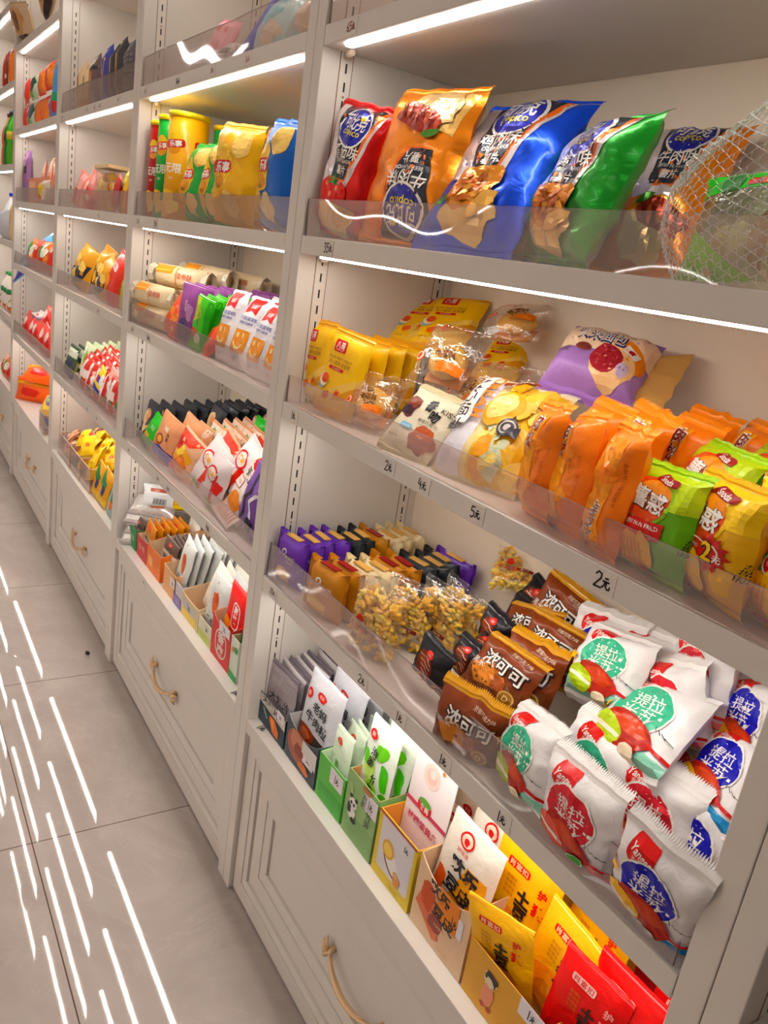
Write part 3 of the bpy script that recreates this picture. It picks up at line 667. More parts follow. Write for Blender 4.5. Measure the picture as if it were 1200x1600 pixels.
def art_bar(c1, white=False):
    def f(A):
        return [((250, 246, 240) if not white else (200, 120, 80), ell(-.3, .35 * A, .17, .17)), (c1, blob(-.3, .35 * A, .1, .09, 3)), ((246, 236, 226) if not white else (180, 120, 80), txt('brunti', .18, .24 * A, .24, w=.7, bold=.012)),
                ((228, 180, 96), blob(-.2, -.5 * A, .5, .26, 3)), ((240, 205, 130), rect(-.7, -.62 * A, .4, -.4 * A)), ((214, 150, 70), rect(-.7, -.74 * A, .4, -.66 * A)), ((236, 226, 214), txt('夹心威化饼干', .2, .02 * A, .09))]
    return f
for nm, col, sc in (('bar_purple', (112, 66, 176), (90, 48, 150)), ('bar_dark', (44, 48, 52), (30, 32, 38)), ('bar_tan', (196, 134, 60), (184, 120, 50)), ('bar_cream', (232, 214, 174), (222, 202, 160))):
    spec(nm, name='wafer_bar_pack', cat='biscuit', W=.082, H=.1, T=.027, n=(10, 8), seal=0, col=col, fin='film', wr=.002, pu=12, pv=14, pinch=0, art=art_bar(col, nm == 'bar_cream'), content=(lambda sc: lambda seed, W, H, T: [
        ('end_fin', fin_mb(W, H, T, -1, mat(sc, 'film'))), ('end_fin', fin_mb(W, H, T, 1, mat(sc, 'film'))), ('top_label', lbl_mb(W, H, T, mat((222, 176, 110) if sc[0] != 184 else (150, 40, 34), 'film')))])(sc))
def fin_mb(W, H, T, s, m):
    mb = MB(); n = 6; vs = []
    for i in range(n + 1):
        z = H * (.06 + .98 * i / n); w = .0012 * (1 if i % 2 else -1)
        vs += [(s * W * .48, w, z), (s * (W * .5 + .007 + (.0012 if i % 2 else 0)), w * .5 - .003, z * 1.01)]
    mb.add(vs, [(2 * i, 2 * i + 1, 2 * i + 3, 2 * i + 2) for i in range(n)], m, False)
    mb.add([(s * W * .40, -T * .46, H * .985), (s * W * .40, T * .46, H * .985), (s * (W * .5 + .006), T * .1, H * 1.05), (s * (W * .5 + .006), -T * .1, H * 1.05)], [(0, 1, 2, 3)], m); return mb
def lbl_mb(W, H, T, m):
    mb = MB(); mb.box((-W * .26, -T * .32, H * .99), (W * .22, T * .3, H * 1.008), m); return mb
def c_twists(seed, W, H, T):
    mb = MB(); rnd = random.Random(seed); cols = [mat((255, 206, 50), 'paper'), mat((255, 186, 40), 'paper'), mat((255, 224, 100), 'paper')]
    for k in range(130):
        x = rnd.uniform(-.42, .42) * W; z = H * rnd.uniform(.1, .84); y = rnd.uniform(-.9, .4) * T * .42 * (1 - (2 * x / W) ** 2); a = rnd.uniform(0, 6.3); r = .0055
        pts = [(x + r * 1.5 * math.cos(a) * (t - 1.5) / 1.5 + r * .5 * math.sin(t * 2.4 + k), y + r * .5 * math.cos(t * 2.4 + k), z + r * 1.5 * math.sin(a) * (t - 1.5) / 1.5) for t in (0, 1, 2, 3)]
        mb.tube(pts, [.003, .0046, .0046, .003], cols[k % 3], 6)
    return [('fried_twists', mb)]
def art_twist(A):
    return [((130, 46, 30), rrect(.3, -.3 * A, .7, .14, .02, -10)), ((250, 230, 210), txt('香酥小吃', .3, -.3 * A, .08, rot=-10)), ((196, 60, 50), ell(-.35, .02 * A, .16, .14)), ((196, 74, 50), txt('卡滋脆', -.4, -.25 * A, .24, w=.8, rot=-8, bold=.01))]
spec('twist', name='fried_twist_snack_bag', cat='snack', W=.098, H=.13, T=.042, n=(10, 12), seal=.008, col=(255, 254, 250), fin='wrap', wr=.006, pinch=.04, art=art_twist, content=c_twists, teeth=False)
def art_choc(A):
    o = [((118, 46, 30), blob(-.1, .1 * A, .52, .7, 2, 20, .08, 22)), ((150, 66, 44), blob(-.2, .25 * A, .34, .42, 3, 20, .1)), ((226, 70, 66), ell(0, .74 * A, .24, .14)), ((250, 220, 210), txt('燕麦', 0, .74 * A, .1))]
    for k in range(4): o.append(((238, 214, 190), stroke([(-.5 + .1 * k, (.5 - .22 * k) * A), (-.1 + .08 * k, (.52 - .25 * k) * A), (.3, (.34 - .25 * k) * A)], .035)))
    rnd = random.Random(2)
    for k in range(24): x = rnd.uniform(-.8, .7); y = rnd.uniform(-.9, -.45) * A; o.append((((230, 190, 150), (224, 90, 50), (240, 230, 120), (200, 60, 60))[k % 4], stroke([(x, y), (x + .24, y + rnd.uniform(-.1, .12))], .02)))
    return o
spec('choc', name='chocolate_cake_pack', cat='cake', W=.09, H=.105, T=.032, n=(12, 12), seal=.01, col=(30, 27, 32), fin='film', wr=.006, pinch=.05, art=art_choc, flop=.4)
def art_cocoa(A):
    return [((110, 56, 26), rect(-1, -A, 1, -.1 * A)), ((206, 132, 70), [(-.78, -.1 * A), (-.4, .25 * A), (.0, .0), (.1, -.5 * A), (-.5, -.62 * A)]), ((160, 84, 40), [(.0, .0), (.42, -.1 * A), (.5, -.45 * A), (.1, -.5 * A)]),
            ((190, 112, 58), [(-.4, .25 * A), (.1, .28 * A), (.42, -.1 * A), (0, 0)]),
            ((52, 26, 22), txt('浓可可', .12, .3 * A, .52, w=1.5, rot=-4, bold=.09)), (WHT, txt('浓可可', .12, .32 * A, .46, w=1.4, rot=-4, bold=.02)), (WHT, txt('黑米', -.62, .02 * A, .2)),
            ((210, 170, 110), ell(.62, -.5 * A, .2, .2)), ((150, 106, 52), ell(.62, -.5 * A, .16, .16)), ((250, 230, 180), txt('D', .62, -.5 * A, .14)), ((238, 220, 200), txt('浓郁巧克力味', .45, .82 * A, .1, rot=-4)), ((238, 220, 200), txt('糯米夹心', .1, -.85 * A, .1))]
spec('cocoa', name='cocoa_cake_pack', cat='cake', W=.115, H=.12, T=.036, n=(16, 16), seal=.011, col=(128, 62, 26), fin='film', wr=.008, pinch=.04, pu=4, art=art_cocoa, scol=(204, 150, 60), flop=.5)
def art_tira(c, c2, cake):
    def f(A):
        o = [(c2, [(-1, -A), (1, -A), (1, -.78 * A), (-.1, -.62 * A), (-1, -.3 * A)]),
             ((210, 26, 32), rrect(-.4, .8 * A, .62, .46, .16)), (WHT, txt('Yanger', -.4, .78 * A, .17, w=.54, rot=-6, slant=.25, bold=.015)), ((250, 220, 215), txt('燕格尔', -.4, .67 * A, .09, w=.28)),
             (WHT, ell(-.06, .16 * A, .7, .56)), (c, ell(-.06, .16 * A, .66, .52)),
             (WHT, txt('提拉', -.02, .34 * A, .3, w=.78, bold=.006)), (WHT, txt('米苏', -.08, -.02 * A, .3, w=.78, bold=.006)),
             ((240, 246, 240), txt('(涂饰蛋糕)', -.05, -.24 * A, .07)), ((226, 222, 220), [(.1, -.18 * A), (.4, .0), (.2, -.2 * A)]),
             ((172, 52, 26), blob(-.05, -.46 * A, .66, .34, 2, -14, .07, 22)), ((200, 80, 40), blob(.0, -.36 * A, .46, .16, 4, -14)),
             (cake, blob(-.5, -.56 * A, .44, .26, 3, -22, .08)), ((244, 236, 216), [(-.86, -.42 * A), (-.1, -.62 * A), (-.14, -.7 * A), (-.88, -.52 * A)]),
             ((200, 50, 46), [(.5, -.5 * A), (1, -.66 * A), (1, -.74 * A), (.5, -.58 * A)])]
        for k in range(4): o.append(((40, 40, 50), stroke([(.5 + k * .08, -.12 * A - k * .04), (.54 + k * .11, -.22 * A - k * .03)], .014)))
        if cake[1] > 180: o += [((250, 190, 40), star(-.86, -.02 * A, .13, .5, 5)), ((244, 226, 200), ell(.2, -.86 * A, .2, .12))]
        else: o += [((190, 230, 190), ell(.25, -.76 * A, .2, .12)), ((70, 176, 50), ell(.25, -.76 * A, .17, .1))]
        return o
    return f
for nm, c, c2, ck in (('tira_green', (78, 176, 140), (150, 206, 184), (182, 206, 40)), ('tira_red', (206, 62, 70), (226, 130, 130), (222, 100, 90)), ('tira_blue', (26, 34, 168), (60, 140, 196), (240, 186, 60))):
    spec(nm, name='tiramisu_cake_pack', cat='cake', W=.135, H=.15, T=.042, n=(18, 18), seal=.015, col=(238, 234, 234), fin='film', wr=.008, pinch=.03, pu=4.5, pv=6, shift=.06, art=art_tira(c, c2, ck), scol=(236, 232, 230), flop=.5, sd=len(nm))
def quick(nm, name, cat, W, H, T, col, bits=(), fin='film', seal=.008, wr=.004, n=(6, 7), scol=None, pu=2.6, pv=3.5, pinch=.05, var=2, **k):
    """smaller, farther packs: bits = [(colour, polygon)], in x[-1,1], y[-1,1]"""
    f = (lambda A: [(c, [(p[0], p[1] * A) for p in g] if isinstance(g[0][0], (int, float)) else [[(p[0], p[1] * A) for p in q] for q in g]) for c, g in bits]) if bits else None
    spec(nm, name=name, cat=cat, W=W, H=H, T=T, n=n, seal=seal, col=col, fin=fin, wr=wr, pu=pu, pv=pv, pinch=pinch, art=f, scol=scol or col, var=var, teeth=False, **k)
# ------------------------------------------------------------------ nearest unit: what stands on its shelves
NEAR = [
    ('chip_red', 0.056, 0.052, 1.579, 16, 1, 9, 0.147, 0.234, 'red tomato flavour chip bag leaning at the left end of the chip shelf', 'large chip bags on the upper shelf'),
    ('chip_orange', 0.256, 0.049, 1.578, 4, 12, 2, 0.228, 0.260, 'orange beef flavour chip bag standing upside down beside the red bag', 'large chip bags on the upper shelf'),
    ('chip_blue', 0.440, 0.047, 1.581, 6, 30, -1, 0.215, 0.274, 'shiny blue chicken flavour chip bag leaning back beside the orange bag', 'large chip bags on the upper shelf'),
    ('chip_green', 0.630, 0.066, 1.582, -21, 17, 2, 0.236, 0.195, 'shiny green chip bag leaning right beside the blue bag', 'large chip bags on the upper shelf'),
    ('chip_orange2', 0.686, 0.171, 1.587, 13, 37, -5, 0.139, 0.271, 'orange chip bag leaning on the wall behind the white net', 'large chip bags on the upper shelf'),
    ('egg', 0.023, 0.060, 1.250, 8, 1, -1, 0.086, 0.153, 'yellow egg roll pack standing nearest to the left side panel', 'yellow egg roll packs'),
    ('egg', 0.151, 0.032, 1.252, 20, 5, 8, 0.089, 0.149, 'pale yellow egg roll pack in front, red logo fully in view', 'yellow egg roll packs'),
    ('egg', 0.098, 0.085, 1.250, 14, 2, 3, 0.088, 0.137, 'yellow egg roll pack, first in the row behind the front one', 'yellow egg roll packs'),
    ('egg', 0.094, 0.127, 1.250, 14, 2, 3, 0.088, 0.137, 'yellow egg roll pack, second in the row behind the front one', 'yellow egg roll packs'),
    ('egg', 0.090, 0.169, 1.250, 14, 2, 3, 0.088, 0.137, 'yellow egg roll pack, third in the row behind the front one', 'yellow egg roll packs'),
    ('egg', 0.086, 0.211, 1.250, 14, 2, 3, 0.088, 0.137, 'yellow egg roll pack, fourth in the row behind the front one', 'yellow egg roll packs'),
    ('egg', 0.060, 0.250, 1.390, 22, 48, -7, 0.105, 0.141, 'yellow egg roll pack lying back at the rear corner, left one', 'yellow egg roll packs'),
    ('egg', 0.155, 0.245, 1.400, 22, 50, -6, 0.110, 0.146, 'yellow egg roll pack lying back at the rear, right one with zigzag top', 'yellow egg roll packs'),
    ('pastry', 0.244, 0.045, 1.250, 20, 31, -1, 0.106, 0.106, 'clear wrapped round egg pastry lying front beside the yellow packs', 'clear wrapped egg yolk pastries'),
    ('pastry', 0.332, 0.129, 1.344, 21, 30, 3, 0.118, 0.119, 'clear wrapped egg pastry standing upright, front of its row', 'clear wrapped egg yolk pastries'),
    ('pastry', 0.334, 0.271, 1.452, 13, 63, -14, 0.116, 0.110, 'clear wrapped egg pastry lying back at the rear under the light', 'clear wrapped egg yolk pastries'),
    ('kiss', 0.420, 0.016, 1.248, 16, 36, 8, 0.107, 0.124, 'cream coloured chocolate candy bag leaning on the clear guard', None),
    ('bread', 0.580, 0.038, 1.242, 16, 41, -0, 0.153, 0.199, 'large cream and yellow bread bag with vertical dark lettering', None),
    ('taro', 0.615, 0.199, 1.395, 30, 46, 7, 0.141, 0.140, 'purple bread bag with a cut bun picture lying at the back', None),
    ('orange', 0.729, 0.036, 1.246, -17, 3, -4, 0.080, 0.158, 'tall orange cracker pack standing right beside the bread bag', 'orange cracker packs'),
    ('orange', 0.794, 0.030, 1.250, -21, 6, -9, 0.087, 0.156, 'tall orange cracker pack in front, second from the bread bag', 'orange cracker packs'),
    ('orangeb', 0.860, 0.027, 1.242, -15, 4, -0, 0.073, 0.166, 'tall orange cracker pack in front beside the green crisp bag', 'orange cracker packs'),
    ('orange', 0.722, 0.115, 1.250, -6, 9, 4, 0.084, 0.163, 'orange cracker pack behind the front ones, first from the left', 'orange cracker packs'),
    ('orange', 0.775, 0.122, 1.250, -5, 9, 8, 0.084, 0.171, 'orange cracker pack behind the front ones, second from the left', 'orange cracker packs'),
    ('orange', 0.815, 0.169, 1.250, -5, 13, 4, 0.084, 0.167, 'orange cracker pack behind the front ones, third from the left', 'orange cracker packs'),
    ('orange', 0.787, 0.241, 1.250, 0, 12, 4, 0.085, 0.171, 'orange cracker pack behind the front ones, fourth from the left', 'orange cracker packs'),
    ('orange', 0.850, 0.247, 1.250, -17, 14, 5, 0.082, 0.173, 'orange cracker pack behind the front ones, fifth from the left', 'orange cracker packs'),
    ('pot_green', 0.932, 0.037, 1.246, -14, 4, -4, 0.111, 0.125, 'green potato crisp bag standing in front with a red NON FRIED band', 'potato crisp bags'),
    ('pot_yellow', 1.001, 0.046, 1.249, -26, 2, -3, 0.137, 0.130, 'yellow potato crisp bag with a red price burst reading 2', 'potato crisp bags'),
    ('pot_yellow', 1.076, 0.050, 1.249, -8, 5, 0, 0.125, 0.145, 'yellow potato crisp bag cut off by the right picture edge', 'potato crisp bags'),
    ('pot_green', 0.900, 0.118, 1.249, -22, 18, 0, 0.120, 0.150, 'green potato crisp bag behind the yellow one with the burst', 'potato crisp bags'),
    ('pot_green', 0.940, 0.180, 1.249, -28, 15, -2, 0.120, 0.159, 'green potato crisp bag farthest back at the right edge', 'potato crisp bags'),
    ('bar_purple', 0.062, 0.030, 0.861, 12, 1, 4, 0.080, 0.100, 'purple wafer pack, first from the front in the row beside the side panel', 'wafer packs on the fourth shelf'),
    ('bar_purple', 0.074, 0.063, 0.861, 9, 1, 4, 0.080, 0.100, 'purple wafer pack, second from the front in the row beside the side panel', 'wafer packs on the fourth shelf'),
    ('bar_purple', 0.062, 0.096, 0.861, 6, 1, 4, 0.080, 0.100, 'purple wafer pack, third from the front in the row beside the side panel', 'wafer packs on the fourth shelf'),
    ('bar_purple', 0.062, 0.129, 0.861, 12, 1, 4, 0.080, 0.100, 'purple wafer pack, fourth from the front in the row beside the side panel', 'wafer packs on the fourth shelf'),
    ('bar_dark', 0.074, 0.162, 0.861, 9, 1, 4, 0.080, 0.100, 'dark grey wafer pack, fifth from the front in the row beside the side panel', 'wafer packs on the fourth shelf'),
    ('bar_dark', 0.062, 0.195, 0.861, 6, 1, 4, 0.080, 0.100, 'dark grey wafer pack, sixth from the front in the row beside the side panel', 'wafer packs on the fourth shelf'),
    ('bar_tan', 0.062, 0.228, 0.861, 12, 1, 4, 0.080, 0.100, 'tan wafer pack, seventh from the front in the row beside the side panel', 'wafer packs on the fourth shelf'),
    ('bar_cream', 0.074, 0.261, 0.861, 9, 1, 4, 0.080, 0.100, 'cream wafer pack, eighth from the front in the row beside the side panel', 'wafer packs on the fourth shelf'),
    ('bar_cream', 0.062, 0.294, 0.861, 6, 1, 4, 0.080, 0.100, 'cream wafer pack, ninth from the front in the row beside the side panel', 'wafer packs on the fourth shelf'),
    ('bar_cream', 0.062, 0.327, 0.861, 12, 1, 4, 0.080, 0.100, 'cream wafer pack, last from the front in the row beside the side panel', 'wafer packs on the fourth shelf'),
    ('bar_tan', 0.222, 0.030, 0.861, 14, 1, 4, 0.088, 0.100, 'tan wafer pack, first from the front in the row beside the twist snacks', 'wafer packs on the fourth shelf'),
    ('bar_tan', 0.228, 0.064, 0.861, 11, 1, 4, 0.088, 0.100, 'tan wafer pack, second from the front in the row beside the twist snacks', 'wafer packs on the fourth shelf'),
    ('bar_cream', 0.234, 0.098, 0.861, 8, 1, 4, 0.088, 0.100, 'cream wafer pack, third from the front in the row beside the twist snacks', 'wafer packs on the fourth shelf'),
    ('bar_cream', 0.240, 0.132, 0.861, 14, 1, 4, 0.088, 0.100, 'cream wafer pack, fourth from the front in the row beside the twist snacks', 'wafer packs on the fourth shelf'),
    ('bar_tan', 0.222, 0.166, 0.861, 11, 1, 4, 0.088, 0.100, 'tan wafer pack, fifth from the front in the row beside the twist snacks', 'wafer packs on the fourth shelf'),
    ('bar_tan', 0.228, 0.200, 0.861, 8, 1, 4, 0.088, 0.100, 'tan wafer pack, sixth from the front in the row beside the twist snacks', 'wafer packs on the fourth shelf'),
    ('bar_dark', 0.234, 0.234, 0.861, 14, 1, 4, 0.088, 0.100, 'dark grey wafer pack, seventh from the front in the row beside the twist snacks', 'wafer packs on the fourth shelf'),
    ('bar_dark', 0.240, 0.268, 0.861, 11, 1, 4, 0.088, 0.100, 'dark grey wafer pack, eighth from the front in the row beside the twist snacks', 'wafer packs on the fourth shelf'),
    ('bar_dark', 0.222, 0.302, 0.861, 8, 1, 4, 0.088, 0.100, 'dark grey wafer pack, ninth from the front in the row beside the twist snacks', 'wafer packs on the fourth shelf'),
    ('bar_purple', 0.228, 0.336, 0.861, 14, 1, 4, 0.088, 0.100, 'purple wafer pack, last from the front in the row beside the twist snacks', 'wafer packs on the fourth shelf'),
    ('twist', 0.395, 0.036, 0.862, 16, 0, 4, 0.101, 0.126, 'clear bag of golden fried twists, first from the front of its row', 'bags of golden fried twists'),
    ('twist', 0.375, 0.064, 0.861, 17, -1, 5, 0.097, 0.122, 'clear bag of golden fried twists, second from the front of its row', 'bags of golden fried twists'),
    ('twist', 0.381, 0.121, 0.857, 21, 2, -0, 0.096, 0.122, 'clear bag of golden fried twists, third from the front of its row', 'bags of golden fried twists'),
    ('twist', 0.411, 0.168, 0.861, 15, 1, 5, 0.097, 0.122, 'clear bag of golden fried twists, fourth from the front of its row', 'bags of golden fried twists'),
    ('twist', 0.410, 0.213, 0.864, 11, -2, 10, 0.098, 0.122, 'clear bag of golden fried twists, fifth from the front of its row', 'bags of golden fried twists'),
    ('twist', 0.428, 0.334, 0.969, 35, 56, -7, 0.091, 0.112, 'clear bag of fried twists propped up high against the back panel', 'bags of golden fried twists'),
    ('choc', 0.553, 0.052, 0.888, 8, -3, 13, 0.075, 0.081, 'black chocolate cake pack leaning on the guard at the left of its heap', 'black chocolate cake packs'),
    ('choc', 0.586, 0.101, 0.905, -0, 7, 4, 0.075, 0.069, 'black chocolate cake pack just behind the leftmost one', 'black chocolate cake packs'),
    ('choc', 0.587, 0.143, 0.919, -13, 14, -12, 0.081, 0.062, 'black chocolate cake pack in the middle of its heap', 'black chocolate cake packs'),
    ('choc', 0.553, 0.181, 0.932, -1, -2, 9, 0.073, 0.076, 'black chocolate cake pack beside the end of the twist bags', 'black chocolate cake packs'),
    ('choc', 0.523, 0.249, 0.906, -4, 18, 2, 0.084, 0.104, 'black chocolate cake pack lying high near the back panel', 'black chocolate cake packs'),
    ('choc', 0.483, 0.310, 0.920, -5, 15, 12, 0.084, 0.105, 'black chocolate cake pack farthest back under the upper shelf', 'black chocolate cake packs'),
    ('cocoa', 0.682, 0.063, 0.920, 5, 32, 2, 0.122, 0.105, 'brown cocoa cake pack lying on top with large white lettering', 'brown cocoa cake packs'),
    ('cocoa', 0.700, 0.117, 0.905, 7, 16, -2, 0.113, 0.123, 'brown cocoa cake pack just behind the top one', 'brown cocoa cake packs'),
    ('cocoa', 0.681, 0.171, 0.952, 8, 22, 1, 0.113, 0.096, 'brown cocoa cake pack third back in its pile', 'brown cocoa cake packs'),
    ('cocoa', 0.698, 0.030, 0.843, 21, -7, 4, 0.112, 0.120, 'brown cocoa cake pack standing behind the clear guard', 'brown cocoa cake packs'),
    ('cocoa', 0.580, 0.270, 0.940, 8, 15, 12, 0.116, 0.127, 'brown cocoa cake pack highest at the back under the shelf', 'brown cocoa cake packs'),
    ('cocoa', 0.609, 0.209, 0.945, 5, 22, -12, 0.109, 0.087, 'brown cocoa cake pack between the pile and the rear one', 'brown cocoa cake packs'),
    ('tira_green', 0.826, 0.137, 0.988, -10, 27, -13, 0.125, 0.119, 'white tiramisu pack with a green disc, lying nearest the brown cocoa packs', 'white tiramisu cake packs'),
    ('tira_green', 0.926, 0.077, 0.969, -27, 42, -22, 0.146, 0.145, 'white tiramisu pack with a green disc, lying topmost in the middle of the heap', 'white tiramisu cake packs'),
    ('tira_green', 0.835, 0.015, 0.870, -20, 11, -13, 0.127, 0.120, 'white tiramisu pack with a green disc, standing behind the clear guard', 'white tiramisu cake packs'),
    ('tira_red', 0.945, 0.023, 0.858, -2, -6, -1, 0.120, 0.134, 'white tiramisu pack with a red disc, standing behind the clear guard', 'white tiramisu cake packs'),
    ('tira_red', 1.000, 0.075, 0.862, -3, 8, -5, 0.123, 0.144, 'white tiramisu pack with a red disc, second row behind the front red one', 'white tiramisu cake packs'),
    ('tira_green', 0.905, 0.075, 0.862, -6, 8, -4, 0.125, 0.145, 'white tiramisu pack with a green disc, standing just behind the front green one', 'white tiramisu cake packs'),
    ('tira_blue', 1.062, 0.026, 0.864, 3, -18, 8, 0.107, 0.143, 'white tiramisu pack with a blue disc, standing nearest the lower right corner', 'white tiramisu cake packs'),
    ('tira_blue', 1.052, 0.085, 0.862, -5, 10, -5, 0.120, 0.144, 'white tiramisu pack with a blue disc, just behind the front blue one', 'white tiramisu cake packs'),
    ('tira_blue', 1.032, 0.107, 0.958, -37, 32, -19, 0.123, 0.129, 'white tiramisu pack with a blue disc and blue foot, leaning at the right post', 'white tiramisu cake packs'),
    ('tira_blue', 1.029, 0.183, 1.009, -32, 12, -18, 0.124, 0.120, 'white tiramisu pack with a blue disc, cut by the right picture edge', 'white tiramisu cake packs'),
    ('tira_red', 0.936, 0.221, 1.008, -26, 1, -14, 0.125, 0.130, 'white tiramisu pack with a red disc, standing high near the back', 'white tiramisu cake packs'),
    ('tira_red', 0.944, 0.187, 0.984, -15, -5, -21, 0.112, 0.120, 'white tiramisu pack with a pink red disc, half under the topmost green one', 'white tiramisu cake packs'),
    ('tira_green', 0.830, 0.212, 0.943, -10, 15, -11, 0.126, 0.152, 'white tiramisu pack at the back behind the green one nearest the cocoa packs', 'white tiramisu cake packs'),
    ('tira_blue', 0.753, 0.221, 0.940, -1, 12, -8, 0.126, 0.141, 'white tiramisu pack farthest back beside the rear cocoa packs', 'white tiramisu cake packs'),
    ('tira_red', 0.969, 0.170, 0.878, -30, 15, -18, 0.118, 0.130, 'white tiramisu pack with a red disc, low between topmost green and leaning blue ones', 'white tiramisu cake packs'),
    ('tira_red', 0.904, 0.309, 1.020, -18, 6, -16, 0.122, 0.110, 'white tiramisu pack with a red label, farthest back at the right', 'white tiramisu cake packs'),
]
for kd, x, y, z, yw, ln, rl, w, h, lb, gr in NEAR:
    q = 1.1 if kd[:3] == 'bar' else 1.15 if kd == 'twist' else 1.03 if kd[:4] in ('chip', 'oran', 'cocoa') else 1.12 if kd in ('egg', 'kiss', 'pastry') else 1.06
    put(kd, x, y, z, yw, ln, rl, w * q, h * q, lb, gr)
for k in range(3):
    put('pastry', .372 + .03 * k, .175 + .045 * k, 1.30, 20, 24, 3, .115, .118, 'clear wrapped egg pastry, %s behind the upright front one' % ('next', 'second', 'third')[k], 'clear wrapped egg yolk pastries')
put('egg', .28, .30, 1.36, 20, 55, -8, .1, .14, 'yellow egg roll pack lying back between rear packs and clear pastry', 'yellow egg roll packs')
put('taro', .74, .25, 1.31, 30, 50, 3, .15, .12, 'bread bag with a tan end lying behind the purple one', None)
put('chip_blue', .42, .2, 1.5765, 4, 12, 0, .19, .22, 'dark blue chip bag half hidden behind orange and blue bags', 'large chip bags on the upper shelf')
# the white net bag with a green and clear pack
def net_bag(x, y, z):
    t = empty('net_bag', (x, y, z), label='white netting bag bulging around a green and clear pack', cat='bag')
    mb = MB(); m = mat((240, 236, 232), 'film'); nu, nv = 46, 34; P = {}
    def pt(i, j):
        u = i / nu; v = j / nv; a = PI * (1.0 * u); th = math.sin(PI * min(1, max(0, v * .86 + .10))) ** .6
        r = 1 + .05 * _N.noise(Vector((u * 5, v * 5, 1)))
        return Vector((-.20 * math.cos(a) * (.55 + .45 * th) * r + .03 * v, -.055 * math.sin(a) * th * r, .205 * v ** .9 * (.75 + .25 * math.sin(a)) + .002 + .01 * _N.noise(Vector((u * 6, v * 4, 7)))))
    for j in range(nv):
        for i in range(nu):
            if (i + j) % 2 == 0:
                a = pt(i, j); b = pt(i, j + 1); 
                mb.tube([a, b], .0006, m, 3)
            q = .5
            c = pt(i, j); d = pt(i + 1, j)
            mb.tube([c, (c + d) / 2 + Vector((0, -.001, .003 * (1 if (i + j) % 2 else -1))), d], .00055, m, 3)
    mb.build('netting', t)
    return t
net_bag(.99, .075, 1.5765)
def art_veg(A):
    return [((70, 190, 50), [(-1, .5 * A), (1, .62 * A), (1, A), (-1, A)]), ((52, 160, 44), rect(.25, -A, 1, .52 * A)), ((140, 206, 60), [(-1, -A), (-.2, -A), (-.9, -.1 * A), (-1, .3 * A)]), ((110, 200, 50), blob(.65, .1 * A, .3, .2, 3)), ((206, 50, 44), rrect(-.2, .66 * A, .46, .08, .02)), ((250, 240, 230), txt('农家鲜品', -.2, .66 * A, .06)),
            ((60, 130, 70), ell(-.6, .7 * A, .12, .11)), ((40, 120, 40), [q for k in range(6) for q in txt('净含量二百克鲜脆', .65, (.2 - .14 * k) * A, .07)])]
def c_veg(seed, W, H, T):
    mb = MB()
    for k in range(7): dome(mb, (-W * .3 + W * .09 * k, -.004 * (k % 2), H * (.3 + .05 * (k % 3))), W * .05, T * .3, H * .24, mat(((222, 190, 140), (236, 214, 176), (200, 150, 96))[k % 3], 'film'), 10, k, .15)
    return [('slices', mb)]
spec('veg', name='green_clear_pack', cat='snack', W=.26, H=.17, T=.06, n=(14, 12), seal=.01, col=(226, 240, 214), fin='wrap', wr=.006, art=art_veg, content=c_veg, teeth=False, var=1)
put('veg', .965, .07, 1.580, -4, 12, -4, .27, .135, 'green and clear pack of pale slices inside the white netting')

# ---- lowest board: cartons of sachets
def carton(W, D, Hf, Hb, col, art=None, akey='', curve=0.0, inner=(226, 200, 170), fin='paper'):
    mb = MB(); t = .0014; m = mat(col, fin); mi_ = mat(inner, 'matte')
    def prism(pts, y0, y1, mm):                    # pts in x,z
        n = len(pts); vs = [(p[0], y0, p[1]) for p in pts] + [(p[0], y1, p[1]) for p in pts]
        mb.add(vs, [tuple(range(n)), tuple(range(2 * n - 1, n - 1, -1))] + [(i, i + n, (i + 1) % n + n, (i + 1) % n) for i in range(n)], mm)
    N = 12; top = [(W / 2 - W * k / N, Hf - curve * math.sin(PI * k / N) ** .8) for k in range(N + 1)]
    prism([(-W / 2, 0), (W / 2, 0)] + top, 0, t, m)
    prism([(-W / 2 + t, t)] + [(W / 2 - t, t)] + [(p[0] * .98, p[1] - .0006) for p in top], t, t * 1.6, mi_)
    prism([(-W / 2, 0), (W / 2, 0), (W / 2, Hb), (-W / 2, Hb)], D - t, D, m); prism([(-W / 2 + t, t), (W / 2 - t, t), (W / 2 - t, Hb - .0006), (-W / 2 + t, Hb - .0006)], D - t * 1.6, D - t, mi_)
    for s in (-1, 1):
        for o, mm in ((0, m), (t, mi_)):
            xa = s * (W / 2 - o * 1.0); xb = s * (W / 2 - o - t * .6)
            prof = [(t, 0.0006), (D - t, .0006), (D - t, Hb - .0008 - o * .3), (t + D * .25, Hf + (Hb - Hf) * .4 - .0008 - o * .3), (t, Hf - .0008 - o * .3)]
            vs = [(xa, p[0], p[1]) for p in prof] + [(xb, p[0], p[1]) for p in prof]; n = 5
            mb.add(vs, [tuple(range(n)), tuple(range(2 * n - 1, n - 1, -1))] + [(i, i + n, (i + 1) % n + n, (i + 1) % n) for i in range(n)], mm)
    mb.box((-W / 2 + t, t, 0.0004), (W / 2 - t, D - t, t), mi_)
    if art:
        A = Hf / W; g = [[Vector((-W / 2, 0, 0)), Vector((-W / 2, 0, Hf))], [Vector((W / 2, 0, 0)), Vector((W / 2, 0, Hf))]]
        lay_art(mb, g, 1, 1, cut_art(akey, art(A), A, 1, 1), fin)
    return mb
